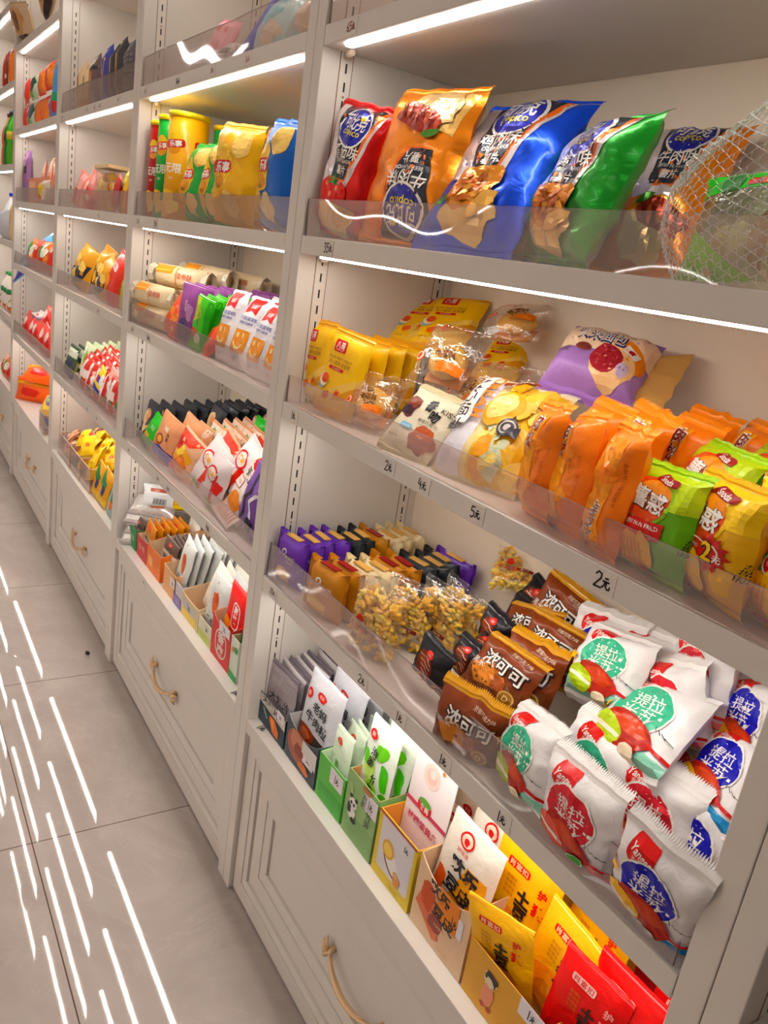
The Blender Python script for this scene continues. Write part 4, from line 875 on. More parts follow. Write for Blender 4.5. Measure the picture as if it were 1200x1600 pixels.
def sticker(parent, x, z, w=.04, h=.026, y=-.0012, s='1元', rot=0):
    mb = MB(); mb.box((-w / 2, 0, -h / 2), (w / 2, .0005, h / 2), mat((238, 230, 236), 'paper'))
    g = [[Vector((-w / 2, -.0001, -h / 2)), Vector((-w / 2, -.0001, h / 2))], [Vector((w / 2, -.0001, -h / 2)), Vector((w / 2, -.0001, h / 2))]]
    A = h / w; lay_art(mb, g, 1, 1, cut_art('st' + s, [((30, 26, 44), price(s, 0, 0, A * 1.05))], A, 1, 1), 'matte', .0002)
    o = mb.build('price_sticker', parent, label='white sticker with a handwritten price'); o.location = (x, y, z); o.rotation_euler = (0, rot, 0); return o
def card(W, H, col, art, key, top=None):
    mb = MB(); mb.box((-W / 2, 0, 0), (W / 2, .0012, H), mat(col, 'paper')); g = [[Vector((-W / 2, 0, 0)), Vector((-W / 2, 0, H))], [Vector((W / 2, 0, 0)), Vector((W / 2, 0, H))]]
    lay_art(mb, g, 1, 1, cut_art(key, art(H / W), H / W, 1, 1), 'paper'); return mb
# ---- sachets and cartons on the lowest board of the nearest unit
def art_pouch_gen(bg2, title, tcol, oval=(206, 40, 34), food=None, vert=False, y=.2, sub='', sc=1.0):
    def f(A):
        o = []
        if bg2: o.append((bg2[0], [(-1, -A), (1, -A), (1, bg2[1] * A), (-1, bg2[1] * A)]))
        if food: o += [(c, blob(x, yy * A, rx, ry, i, r)) for i, (c, x, yy, rx, ry, r) in enumerate(food)]
        if oval: o += [(oval, ell(-.05, .74 * A, .3, .16)), ((250, 230, 220), txt('乡巴', -.05, .74 * A, .14))]
        o.append((tcol, txt(title, 0, y * A, .42 * sc, vertical=vert, bold=.02) if vert else txt(title, 0, y * A, .36 * sc, w=1.5 * sc, bold=.02)))
        if sub: o.append((tcol, txt(sub, 0, (y - .3) * A, .14)))
        return o
    return f
def pouch(nm, W, H, T, col, art, fin='film', name='snack_sachet', cat='snack', **k): spec(nm, name=name, cat=cat, W=W, H=H, T=T, n=(8, 10), seal=.006, col=col, fin=fin, wr=.003, pu=8, pv=8, pinch=0, art=art, teeth=False, **k)
pouch('p_dark', .122, .15, .007, (112, 104, 112), art_pouch_gen(((150, 142, 146), .95), '大辣片', (40, 36, 40), None, y=-.1))
SP['p_darkb'] = dict(SP['p_dark'], col=(196, 190, 192))
pouch('p_beef', .135, .205, .016, (206, 206, 212), lambda A: [((66, 60, 58), rect(-1, -A, 1, -.28 * A)), ((150, 66, 44), blob(-.45, -.46 * A, .5, .36, 3)), ((196, 110, 80), blob(-.5, -.42 * A, .3, .18, 5)), ((206, 40, 36), blob(-.02, .66 * A, .26, .14, 2)), ((250, 220, 200), txt('老妈', -.02, .66 * A, .13)), ((206, 40, 36), ell(-.68, .54 * A, .15, .18)), ((250, 220, 200), txt('香', -.68, .54 * A, .16)),
      ((30, 40, 44), txt('老妈', .05, .34 * A, .36, w=.8, rot=-4, bold=.02)), ((30, 40, 44), txt('牛肉粒', .02, .02 * A, .38, w=1.3, rot=-6, bold=.02)), ((240, 230, 220), txt('独立小包装', .3, -.22 * A, .08, rot=-6))])
pouch('p_green', .088, .15, .012, (222, 234, 214), art_pouch_gen(((70, 160, 90), -.82), '鲜笋', (120, 190, 90), (226, 90, 70), vert=True, y=-.1), fin='film')
pouch('p_bamboo', .1, .205, .012, (236, 244, 232), lambda A: [((120, 206, 60), blob(.2, .5 * A, .5, .3, 8, 30)), ((90, 180, 60), blob(.75, -.4 * A, .2, .5, 9, 10)), ((190, 226, 130), blob(-.3, .0 * A, .4, .6, 7, 20)), ((110, 200, 60), blob(-.7, .25 * A, .2, .3, 2, 20)), ((90, 190, 50), blob(.6, .1 * A, .24, .5, 3, 10)), ((150, 214, 90), blob(.1, -.4 * A, .4, .5, 4, 30)), ((226, 180, 60), blob(.4, -.8 * A, .5, .3, 5)), ((170, 96, 50), blob(-.5, -.74 * A, .3, .24, 6)),
      ((216, 50, 40), ell(-.5, .74 * A, .24, .2)), (WHT, txt('鲜', -.5, .74 * A, .2)), (BLK, txt('泡脆', -.25, .3 * A, .42, vertical=True, rot=-14, bold=.02)), (BLK, txt('竹笋', .05, -.2 * A, .42, vertical=True, rot=-14, bold=.02))])
pouch('p_lemon', .1, .13, .012, (240, 214, 190), art_pouch_gen(((232, 150, 40), -.2), '柠檬', (206, 60, 60), (206, 40, 50), y=.2))
pouch('p_tofu', .125, .195, .014, (232, 222, 210), lambda A: [((226, 160, 40), [(-.3, -.5 * A), (.9, -.3 * A), (.8, .35 * A), (.1, .35 * A)]), ((214, 96, 40), blob(-.7, -.4 * A, .22, .5, 3)), ((206, 50, 30), ell(-.2, .74 * A, .26, .24)), ((240, 210, 190), ell(-.2, .74 * A, .2, .18)), ((206, 50, 30), blob(-.2, .72 * A, .1, .1, 2)), ((206, 50, 40), txt('好味道', -.2, .5 * A, .14, vertical=False)),
      (BLK, txt('欢乐', .05, .2 * A, .5, w=1.1, rot=-4, bold=.04)), (BLK, txt('豆皮', .05, -.22 * A, .5, w=1.1, rot=-4, bold=.04)), ((240, 230, 220), txt('HAPPY', 0, -.66 * A, .12, w=.5)), ((120, 60, 20), txt('和我混一起', 0, -.54 * A, .1))])
def art_wolf(c):
    return lambda A: [((236, 150, 50) if c else (200, 40, 30), blob(-.1, -.5 * A, .7, .6, 2)), ((206, 130, 60), blob(-.2, -.62 * A, .4, .3, 4, 30)), ((226, 160, 90), blob(.2, -.4 * A, .3, .24, 6, 10)), ((226, 60, 34) if c else (255, 200, 190), rrect(-.2, .7 * A, .7, .22, .06)), ((250, 226, 180) if c else (210, 30, 30), txt('肖富扣', -.2, .7 * A, .17, w=.58, bold=.01)),
                      ((50, 34, 26), txt('土豆', .15, .1 * A, .42, vertical=True, bold=.05)), ((220, 40, 26) if c else (255, 170, 160), txt('狼', .62, .26 * A, .36, bold=.05)), ((220, 60, 30) if c else (255, 170, 160), txt('护', .6, .58 * A, .26, bold=.03)), ((190, 120, 40), [q for k in range(4) for q in txt('香辣味', -.3, (.45 - .1 * k) * A, .1)])]
pouch('p_wolf', .12, .18, .016, (246, 190, 30), art_wolf(1)); pouch('p_wolfred', .12, .18, .016, (222, 24, 26), art_wolf(0))
def box(nm, x, y, W, D, Hf, Hb, col, art, label, curve=0, inner=(226, 200, 170), stick=None, yaw=0, fin='paper', z=None, cat='box', grp='open sachet cartons on the lowest board'):
    mb = carton(W, D, Hf, Hb, col, art, nm, curve, inner, fin); o = mb.build('sachet_carton', None, label=label, cat=cat, group=grp)
    o.location = (x, y, (z if z else Z[0]) + .0006); o.rotation_euler = (0, 0, math.radians(yaw))
    if stick: sticker(o, *stick)
    return o
ORD = ['first', 'second', 'third', 'fourth', 'fifth', 'sixth', 'seventh', 'eighth', 'ninth', 'tenth', 'eleventh', 'twelfth', 'thirteenth']
def column(kind, x, y0, y1, n, z, yaw, lean, roll, what, group, W=None, H=None, jit=1, dx=0, dz=0, hj=.02, cat=None, kinds=None, **k):
    rnd = random.Random(int(abs(x) * 977 + n)); 
    for i in range(n):
        t = i / max(1, n - 1); kd = kinds[i % len(kinds)] if kinds else kind; w_ = what[i % len(what)] if isinstance(what, (list, tuple)) else what
        put(kd, x + dx * t + rnd.uniform(-.004, .004) * jit, y0 + (y1 - y0) * t, z + dz * t, yaw + rnd.uniform(-4, 4) * jit, lean + rnd.uniform(-2, 2) * jit, roll + rnd.uniform(-2, 2) * jit, W, (H or SP[kd]['H']) * (1 + rnd.uniform(-hj, hj)),
            '%s, %s from the front' % (w_, ORD[i] if i < 13 else 'last'), group, cat=cat, **k)
ORA = (236, 112, 30)
box('k1', .066, .028, .142, .2, .072, .11, (28, 60, 72), lambda A: [((206, 198, 190), [(-1, .42 * A), (1, .22 * A), (1, A), (-1, A)]), ((40, 38, 36), txt('大辣片', -.1, .72 * A, .26, w=1.2, rot=-4, bold=.03)), (ORA, [(-.05, .2 * A), (.3, .2 * A), (.62, -.3 * A), (.62, -.8 * A), (.2, -.75 * A), (-.1, -.1 * A)]), ((250, 150, 60), [(.0, .1 * A), (.25, .1 * A), (.3, -.6 * A), (.1, -.3 * A)]), ((200, 190, 180), stroke([(-.55, .2 * A), (-.25, -.25 * A)], .06))],
    'dark teal carton with orange spicy strips picture, at the left end', stick=(.045, .066, .034, .022))
column('p_dark', .066, .045, .205, 12, .500, 0, 4, 0, 'grey spicy strip sachet standing in the dark teal carton', 'grey sachets in the dark teal carton', dz=.01, kinds=('p_dark', 'p_darkb'))
box('k2', .216, .028, .142, .2, .1, .1, (66, 78, 90), lambda A: [((176, 92, 70), ell(-.25, -.02 * A, .62, .5)), ((206, 130, 100), blob(-.3, .2 * A, .4, .3, 3)), ((150, 70, 50), blob(-.1, -.1 * A, .3, .2, 5)), ((216, 116, 50), blob(.3, -.66 * A, .36, .14, 4, -6)), ((228, 222, 216), [(.1, .05 * A), (1, -.2 * A), (1, .6 * A), (.1, .6 * A)])],
    'grey blue carton with a bowl of beef cubes picture and a white sticker', curve=.022, inner=(196, 190, 186), stick=(.036, .048, .046, .03))
column('p_beef', .214, .055, .16, 3, .497, 2, 5, 3, 'silver grey beef cube pouch with black lettering', 'beef cube pouches in the grey blue carton', jit=.4)
o = card(.14, .24, (240, 238, 240), lambda A: [((214, 40, 40), blob(-.1, .45 * A, .3, .09, 2, -12)), ((120, 120, 120), ell(-.2, .6 * A, .06, .05))], 'cd2').build('display_card', None, label='white display card standing behind the beef cube pouches', cat='card'); o.location = (.245, .205, .4925)
box('k3', .345, .03, .105, .18, .1, .115, (96, 200, 70), lambda A: [((70, 180, 60), rect(-.8, -.9 * A, 1, -.2 * A)), ((120, 214, 90), [q for k in range(7) for q in txt('每袋净含量八克贮存条件', -.1, (.1 - .14 * k) * A, .06)])], 'bright green carton beside the beef cube carton', stick=(.022, .078, .05, .034), inner=(214, 230, 200))
column('p_green', .335, .048, .19, 6, .50, -6, 3, -4, 'translucent white bamboo sachet with red oval in the bright green carton', 'translucent sachets in the bright green carton', jit=1.6)
def art_panda(A):
    return [((150, 190, 120), rect(-1, -A, 1, A)), ((132, 176, 104), rect(-1, -A, 1, -.2 * A)), ((110, 150, 90), stroke([(-.62, .5 * A), (-.5, .2 * A), (-.55, .55 * A)], .05)), ((176, 200, 120), stroke([(-.75, .62 * A), (-.6, .4 * A)], .16)),
            (WHT, ell(-.45, .12 * A, .26, .22)), (BLK, ell(-.62, .3 * A, .09, .08)), (BLK, ell(-.26, .28 * A, .09, .08)), (BLK, ell(-.54, .12 * A, .07, .06)), (BLK, ell(-.36, .1 * A, .07, .06)), (WHT, blob(-.45, -.18 * A, .26, .22, 3)), (BLK, blob(-.62, -.1 * A, .12, .2, 4, 20)), (BLK, blob(-.3, -.36 * A, .18, .1, 5)),
            (BLK, txt('泡脆', .2, .56 * A, .28, vertical=True, rot=-10)), (BLK, txt('竹笋', .55, .12 * A, .34, vertical=True, rot=-10)), ((110, 150, 90), txt('净含量', -.3, -.7 * A, .12)), ((196, 120, 50), rrect(.3, .94 * A, .5, .22, .08))]
box('k4', .46, .03, .108, .18, .137, .14, (140, 184, 112), art_panda, 'matt green carton with a panda drawing and bamboo shoot lettering', stick=(.03, .108, .046, .036), inner=(206, 150, 90))
column('p_bamboo', .455, .05, .195, 6, .53, -3, 5, 0, 'white and green bamboo shoot pouch above the panda carton', 'bamboo shoot pouches in the panda carton', jit=1)
def art_lemon(A):
    return [((228, 200, 46), rect(-1, -A, 1, A)), ((226, 220, 226), rrect(.03, .14 * A, 1.66, 1.62 * A, .1)), ((120, 70, 60), ell(-.1, -.2 * A, .52, .28, -40)), ((240, 236, 232), ell(-.06, -.16 * A, .5, .26, -40)), ((236, 176, 40), ell(-.3, .1 * A, .3, .3)), ((250, 214, 90), ell(-.3, .1 * A, .22, .22)),
            ((226, 150, 70), blob(.3, -.5 * A, .2, .18, 3)), ((236, 180, 100), blob(.22, -.36 * A, .12, .1, 5)), ((180, 140, 40), txt('柠檬蛋糕味', .2, -.86 * A, .1)), ((206, 60, 80), stroke([(-1, .98 * A), (1, .98 * A)], .08))]
b5 = box('k5', .582, .03, .12, .17, .132, .132, (228, 200, 46), art_lemon, 'yellow edged carton with a lemon slice picture and handwritten price', inner=(232, 150, 50))
mb = MB(); g = [[Vector((-.02, 0, -.013)), Vector((-.02, 0, .013))], [Vector((.02, 0, -.013)), Vector((.02, 0, .013))]]; lay_art(mb, g, 1, 1, cut_art('st5', [((30, 26, 44), price('1元', 0, 0, .6))], .65, 1, 1), 'matte'); o = mb.build('price_note', b5, label='handwritten price on the carton'); o.location = (.03, -.0012, .108)
o = card(.118, .27, (238, 228, 228), lambda A: [((206, 60, 96), [(-1, .12 * A), (1, .12 * A), (1, .06 * A), (-1, .06 * A)]), ((240, 206, 196), ell(-.1, .62 * A, .4, .4)), ((232, 186, 176), ell(-.1, .62 * A, .26, .26)), ((240, 212, 200), ell(-.05, .66 * A, .14, .14)), ((206, 30, 46), ell(-.1, .16 * A, .34, .26)), ((90, 170, 60), ell(-.1, .22 * A, .3, .12)), (WHT, txt('食尚', -.1, .14 * A, .22, bold=.02)), ((206, 60, 96), txt('柠檬蛋黄条', 0, -.1 * A, .26, w=1.5, bold=.02)), ((196, 120, 50), ell(.4, .8 * A, .07, .07))], 'cd5').build('display_card', None, label='pink and white display card with a rose, above the lemon carton', cat='card'); o.location = (.585, .072, .495); o.rotation_euler = (-.06, 0, 0)
column('p_lemon', .585, .1, .18, 3, .51, 0, 4, 0, 'orange footed cake sachet behind the rose display card', 'cake sachets behind the rose card', jit=.6)
def art_tofu(A):
    return [((214, 120, 90), [(-.9, -.3 * A), (-.6, .5 * A), (-.3, .4 * A), (.1, -.7 * A), (-.1, -.8 * A)]), ((196, 90, 60), blob(-.5, .15 * A, .26, .36, 2)), ((150, 70, 60), blob(-.1, -.35 * A, .26, .24, 4)), ((226, 140, 60), rect(-.15, -.1 * A, .62, .72 * A)),
            ((70, 50, 40), txt('欢乐', -.1, .5 * A, .36, w=.8, rot=-6, bold=.04)), ((50, 40, 36), txt('豆皮', .15, .0 * A, .36, w=.8, rot=-6, bold=.04)), ((226, 190, 150), txt('HAPPY', .1, -.32 * A, .1)), ((206, 160, 120), txt('休闲食品豆制品', .3, -.8 * A, .06))]
box('k6', .722, .03, .142, .19, .14, .15, (226, 196, 166), art_tofu, 'beige carton of bean curd pouches with a curved front edge', curve=.03, stick=(.035, .085, .044, .034), inner=(214, 176, 140), fin='film')
column('p_tofu', .72, .055, .2, 4, .525, 2, 6, 3, 'cream bean curd pouch with bold black lettering', 'bean curd pouches in the beige carton', jit=.7)
def art_boy(A):
    o = [((236, 214, 180), blob(-.35, .35 * A, .17, .16, 2)), ((52, 44, 44), blob(-.34, .42 * A, .17, .12, 3)), ((240, 150, 110), blob(-.35, -.2 * A, .15, .26, 4)), ((236, 214, 180), blob(-.36, .28 * A, .11, .09, 5)), ((196, 70, 50), blob(-.42, -.62 * A, .07, .05, 1)), ((196, 70, 50), blob(-.26, -.6 * A, .07, .05, 2)), ((206, 90, 30), rrect(.2, -.7 * A, .4, .12, .03))]
    return o
box('k7', .885, .03, .172, .2, .1, .105, (226, 164, 36), art_boy, 'mustard yellow carton with a drawn child in a straw hat', stick=(.055, .088, .05, .03), inner=(206, 150, 60))
put('p_wolf', .850, .06, .52, 14, -6, -8, .12, .15, 'yellow potato snack pouch curling over the front of the mustard carton', 'yellow potato snack pouches')
put('p_wolf', .805, .10, .53, 6, 4, 2, .13, .2, 'yellow potato snack pouch standing tall beside the bean curd pouches', 'yellow potato snack pouches')
put('p_wolf', .915, .085, .53, 0, 4, 6, .12, .18, 'yellow potato snack pouch in the middle of the mustard carton', 'yellow potato snack pouches')
put('p_wolf', .93, .14, .54, -6, 6, -4, .12, .18, 'yellow potato snack pouch behind the middle one', 'yellow potato snack pouches')
o = card(.17, .27, (246, 206, 40), lambda A: [((220, 50, 34), txt('护', -.35, .2 * A, .3, bold=.04)), ((220, 50, 34), txt('狼', .3, .1 * A, .4, bold=.05)), ((220, 80, 40), ell(-.6, .55 * A, .16, .12)), ((60, 40, 30), txt('土豆', .8, -.2 * A, .3, vertical=True, bold=.04))], 'cd7').build('display_card', None, label='yellow display card with red characters behind the potato pouches', cat='card'); o.location = (.885, .195, .4925)
box('k8', 1.045, .03, .15, .2, .1, .105, (214, 40, 30), None, 'red carton at the right end, mostly below the picture', inner=(190, 60, 40))
put('p_wolfred', .985, .062, .53, 8, 3, 4, .11, .17, 'red potato snack pouch leftmost in the red carton', 'red potato snack pouches')
put('p_wolfred', 1.045, .075, .54, 0, 6, -2, .13, .18, 'red potato snack pouch in the middle of the red carton', 'red potato snack pouches')
put('p_wolfred', 1.085, .12, .54, -4, 6, 2, .11, .18, 'red potato snack pouch rearmost in the red carton', 'red potato snack pouches')
o = card(.15, .27, (224, 20, 24), lambda A: [(WHT, rrect(-.35, .5 * A, .8, .3, .08)), ((224, 20, 24), rrect(-.35, .5 * A, .72, .24, .06)), (WHT, txt('肖富扣', -.35, .5 * A, .2, w=.62, bold=.02)), ((60, 20, 20), txt('土', .2, .1 * A, .26, bold=.04)), ((255, 190, 180), txt('狼', .66, .1 * A, .38, bold=.05))], 'cd8').build('display_card', None, label='red display card with a pink wolf character at the right end', cat='card'); o.location = (1.045, .195, .4925)
# ------------------------------------------------------------------ second unit: tubes, chip bags, rolls, sticks, heaps and cartons
X1 = -1.2
def tube_can(x, y, z, col, label, tilt=0, H=.29, r=.052):
    t = empty('chip_tube', (x, y, z), label=label, cat='chips', group='tall chip tubes with yellow lids'); t.rotation_euler = (0, math.radians(tilt), math.radians(38))
    mb = MB(); m = mat(col, 'film'); mb.lathe([(r, .002), (r, H - .012)], m, n=28)
    nu, nv = 14, 4; g = [[Vector((r * 1.004 * math.sin(a), -r * 1.004 * math.cos(a), .004 + (H - .02) * j / nv)) for j in range(nv + 1)] for a in [(-1 + 2 * i / nu) * 1.45 for i in range(nu + 1)]]
    A = 1.9
    art = [((246, 206, 40), ell(-.1, .5 * A, .36, .38)), ((232, 160, 30), ell(-.1, .38 * A, .28, .2)), ((206, 30, 34), rrect(-.1, .48 * A, .86, .3, .1, 6)), (WHT, txt('乐事', -.06, .48 * A, .24, w=.56, rot=6, bold=.03)), (WHT, txt('无限', -.1, .0 * A, .36, w=.76, bold=.015)), ((250, 235, 220), txt('薯片', -.1, -.2 * A, .1)),
           ((240, 196, 90), blob(-.2, -.6 * A, .3, .34, 3, 10)), ((250, 214, 120), blob(.05, -.78 * A, .3, .24, 4, 30)), ((206, 40, 36), rrect(.75, .5 * A, .2, .3, .06))]
    lay_art(mb, g, nu, nv, cut_art('can', art, A, nu, nv), 'film', .0003); mb.build('can', t)
    mb = MB(); ml = mat((246, 212, 50), 'film'); mb.lathe([(r * 1.05, H - .014), (r * 1.05, H - .001), (r * .98, H), (r * .95, H - .003), (.002, H - .003)], ml, n=28); mb.build('lid', t)
for a in ((-1.158 + .01, .028, (176, 34, 40), 'red chip tube with a yellow lid, left end of the shelf', 1, .275, .036), (-1.075, .032, (40, 160, 70), 'green chip tube with a yellow lid beside the red tube', 1, .287, .038), (-.968, .045, (240, 178, 30), 'orange yellow chip tube, the largest and nearest one', 2, .29, .056), (-.93, .16, (52, 170, 80), 'green chip tube standing behind, between the yellow tube and the bags', 0, .275, .045)):
    tube_can(a[0], a[1] + .03, Z[3] + .0006, a[2], a[3], a[4], a[5], a[6])
def art_lays(A):
    return [((250, 226, 150) if 0 else (246, 210, 60), ell(-.2, .1 * A, .5, .62)), ((240, 190, 40), ell(-.22, .12 * A, .42, .5)), ((232, 160, 30), ell(-.22, -.2 * A, .3, .2)), ((206, 34, 36), rrect(-.22, .12 * A, 1.0, .34, .12, 4)), (WHT, txt('乐事', -.12, .12 * A, .28, w=.66, rot=4, bold=.03)),
            ((242, 206, 130), blob(.5, .66 * A, .34, .36, 3, 20, .08)), ((236, 190, 100), blob(-.4, -.62 * A, .38, .36, 2)), ((246, 214, 140), blob(.3, -.66 * A, .36, .34, 5)), ((120, 90, 40), txt('原味', -.2, -.3 * A, .12))]
for nm, c in (('lays_green', (44, 172, 80)), ('lays_yellow', (240, 186, 30)), ('lays_orange', (226, 150, 24)), ('lays_blue', (30, 112, 206))):
    spec(nm, name='chip_bag', cat='chips', W=.17, H=.23, T=.08, n=(14, 18), seal=.012, col=c, fin='film', wr=.01, pinch=.09, var=1, art=art_lays, sd=len(nm))
g = 'chip bags beside the tubes'
put('lays_green', -.785, .058, Z[3] + .004, 6, 5, 2, .15, .205, 'green chip bag leaning against the yellow tube', g)
put('lays_green', -.665, .075, Z[3] + .004, 1, 2, -4, .14, .212, 'green chip bag half behind the yellow chip bag', g)
put('lays_yellow', -.49, .05, Z[3] + .004, 12, 0, 4, .18, .232, 'yellow chip bag with a red banner, front of the second unit', g)
put('lays_orange', -.52, .16, Z[3] + .004, 7, 2, 5, .175, .245, 'orange chip bag standing behind the yellow one', g)
put('lays_blue', -.255, .051, Z[3] + .006, -2, 2, 6, .172, .228, 'blue chip bag at the right end beside the post', g)
# top shelf of unit 1
quick('pinkbox', 'flat_snack_box', 'box', .11, .2, .03, (236, 130, 150), [((246, 170, 180), rect(-.9, -.9, .9, .9)), ((214, 60, 60), ell(-.4, .6, .2, .1)), ((214, 60, 60), ell(.4, .6, .2, .1)), ((206, 70, 90), txt('儿童', 0, .1, .3, w=.8))], fin='paper', seal=0, wr=.0, pu=30, pv=30, pinch=0)
quick('bluebox', 'flat_snack_box', 'box', .07, .22, .03, (40, 50, 190), [((240, 240, 250), txt('饼干', 0, .6, .1, w=.6))], fin='paper', seal=0, wr=0, pu=30, pv=30, pinch=0)
quick('tealpack', 'clear_biscuit_tray', 'biscuit', .16, .16, .07, (200, 226, 226), [((120, 196, 204), blob(-.2, .3, .6, .5, 2)), ((236, 214, 190), blob(.3, -.4, .5, .4, 3)), ((250, 250, 250), txt('蛋卷', 0, .5, .2, w=.8))], wr=.006)
quick('clearpack', 'clear_small_pack', 'snack', .12, .09, .03, (206, 196, 186), [((240, 236, 230), blob(0, 0, .7, .6, 2)), ((120, 110, 104), rect(-.4, -.5, .5, .1))], wr=.004)
put('pinkbox', -.86, .075, Z[4] + .004, 10, 20, 12, .11, .17, 'pink box with red spots leaning on the top shelf', None)
put('bluebox', -.60, .07, Z[4] + .004, 0, 20, 35, .06, .21, 'tilted dark blue box beside the pink box', None)
put('clearpack', -.80, .03, Z[4] + .004, 5, 40, 5, .16, .09, 'clear pack lying below the pink box, behind the guard', 'clear packs on the top shelf')
put('clearpack', -.62, .028, Z[4] + .004, 5, 40, 10, .14, .08, 'clear pack lying at the foot of the blue box', 'clear packs on the top shelf')
put('tealpack', -.42, .06, Z[4] + .004, 5, 25, 15, .17, .15, 'pale teal biscuit tray leaning right of the blue box', 'biscuit trays on the top shelf')
put('tealpack', -.24, .06, Z[4] + .004, 5, 25, 10, .17, .17, 'pale biscuit tray at the right end beside the post', 'biscuit trays on the top shelf')
put('tealpack', -.33, .12, Z[4] + .09, 5, 25, 15, .17, .15, 'pale teal biscuit tray lying on top of the two lower ones', 'biscuit trays on the top shelf')
# third shelf (z 1.248): rolls, purple and green columns, white dry cake
quick('roll', 'cream_biscuit_roll', 'biscuit', .23, .07, .062, (232, 214, 180), [((236, 160, 50), [(-.9, .2), (-.1, .3), (-.1, .9), (-.9, .9)]), ((246, 200, 110), [(-.85, .4), (-.2, .5), (-.2, .6), (-.85, .55)]), ((206, 70, 60), txt('蛋卷酥', .4, .2, .5, w=.6)), ((200, 120, 60), rect(.05, -.9, .08, .9))], seal=0, wr=.002, pu=10, pv=2.2, pinch=0, n=(10, 10), sfin='film')
def roll(x, y, z, yaw, lab):
    o = put('roll', x, y, z, yaw, 0, 0, None, None, lab, 'cream biscuit rolls on the third shelf', parts=False)
    for s in (-1, 1):
        mb = MB(); vs = [(s * .112, .024 * math.cos(a), .035 + .024 * math.sin(a)) for a in [k * PI / 4 for k in range(8)]] + [(s * (.135 + .004 * (k % 2)), .034 * math.cos(k * PI / 4) * .7, .035 + .034 * math.sin(k * PI / 4)) for k in range(8)]
        mb.add(vs, [(k, (k + 1) % 8, (k + 1) % 8 + 8, k + 8) for k in range(8)], mat((226, 216, 196), 'film'), False); mb.build('twisted_end', o)
roll(-1.075, .045, 1.249, 6, 'cream biscuit roll at the bottom of the front stack, behind the guard'); roll(-1.065, .048, 1.313, 10, 'cream biscuit roll second up in the front stack'); roll(-1.055, .12, 1.375, 22, 'cream biscuit roll lying on top of the front stack'); roll(-1.05, .2, 1.39, 14, 'cream biscuit roll behind the topmost front one'); roll(-1.0, .29, 1.385, 14, 'cream biscuit roll farthest back near the rear rail'); roll(-1.05, .13, 1.249, 8, 'cream biscuit roll at the bottom of the second stack'); roll(-1.05, .13, 1.313, 8, 'cream biscuit roll in the middle of the second stack'); roll(-1.05, .21, 1.313, 8, 'cream biscuit roll in the middle of the third stack'); roll(-1.05, .21, 1.249, 8, 'cream biscuit roll at the bottom of the third stack'); roll(-1.02, .29, 1.313, 8, 'cream biscuit roll in the middle of the rear stack'); roll(-1.02, .29, 1.249, 8, 'cream biscuit roll at the bottom of the rear stack')
quick('purple', 'purple_snack_pack', 'snack', .1, .165, .026, (150, 84, 150), [((120, 60, 130), [(-1, -1), (1, -1), (1, -.2), (-1, -.4)]), ((60, 44, 90), [(-1, -1), (.7, -1), (.4, -.5), (-1, -.6)]), ((240, 210, 230), txt('紫薯', 0, .3, .2, vertical=True)), ((190, 140, 190), blob(.3, .1, .3, .3, 3)), ((80, 60, 110), ell(-.1, -.35, .4, .2))], wr=.007)
quick('greenstick', 'green_stick_pack', 'snack', .075, .15, .018, (90, 196, 50), [((190, 214, 90), [(-1, -.1), (.2, .3), (-.4, 1), (-1, 1)]), ((226, 90, 40), blob(-.3, -.4, .5, .18, 3)), ((236, 236, 214), blob(.2, -.6, .4, .2, 4)), ((90, 56, 40), txt('脆卷', -.1, .2, .26, vertical=True)), ((60, 160, 40), rect(.55, -1, 1, 1))], wr=.006)
quick('orangetri', 'orange_jelly_pack', 'snack', .13, .12, .02, (226, 88, 30), [((246, 150, 60), [(-1, .1), (.2, 1), (.5, .6), (-.4, -.1)]), ((250, 190, 150), blob(.1, -.3, .3, .2, 3)), ((200, 50, 24), [(-.2, -1), (1, -1), (1, -.3)])], wr=.006)
put('orangetri', -.90, .035, Z[2] + .002, 8, 15, 30, .13, .12, 'orange jelly pack leaning between rolls and purple packs', 'orange jelly packs')
put('orangetri', -.84, .03, Z[2] + .002, 8, 10, 20, .10, .09, 'orange jelly pack lower, behind the guard', 'orange jelly packs')
column('purple', -.735, .035, .33, 9, Z[2] + .002, 14, 3, 3, 'purple snack pack', 'purple snack packs on the third shelf', dx=-.05)
column('greenstick', -.625, .03, .30, 10, Z[2] + .002, 16, 2, 8, 'bright green stick pack', 'green stick packs on the third shelf', dx=-.03)
put('orangetri', -.535, .03, Z[2] + .002, -8, 25, -40, .09, .1, 'pale orange packet lying between green sticks and white cakes', None)
quick('dry', 'white_dry_cake_pack', 'cake', .09, .2, .038, (236, 232, 236), [((214, 44, 40), [(-.6, .5), (-.6, 1), (.5, 1), (.5, .5), (-.05, .6)]), (WHT, txt('友臣', -.05, .74, .12, w=.5)), ((50, 70, 150), txt('干烙蛋糕', -.05, .36, .12, w=1.5)), ((50, 70, 150), txt('DRYCAKE', -.05, .22, .07, w=1.2, bold=.02)), ((226, 150, 40), rrect(-.1, -.32, 1.5, .66, .1)), ((250, 224, 170), ell(-.4, -.16, .1, .08)), ((250, 224, 170), ell(.15, -.14, .1, .08)), ((250, 224, 170), stroke([(-.55, -.38), (-.3, -.52), (0, -.54), (.35, -.4)], .08)), ((120, 110, 130), txt('鸡蛋味糕点', -.1, -.82, .08))], wr=.005, n=(8, 12), pu=5, var=1)
g = 'white dry cake packs'
put('dry', -.455, .04, Z[2] + .002, 3, 12, 0, .1, .185, 'white dry cake pack with an orange smiling cake, left one', g)
put('dry', -.36, .04, Z[2] + .002, 9, 18, 2, .1, .185, 'white dry cake pack leaning right, second from the left', g)
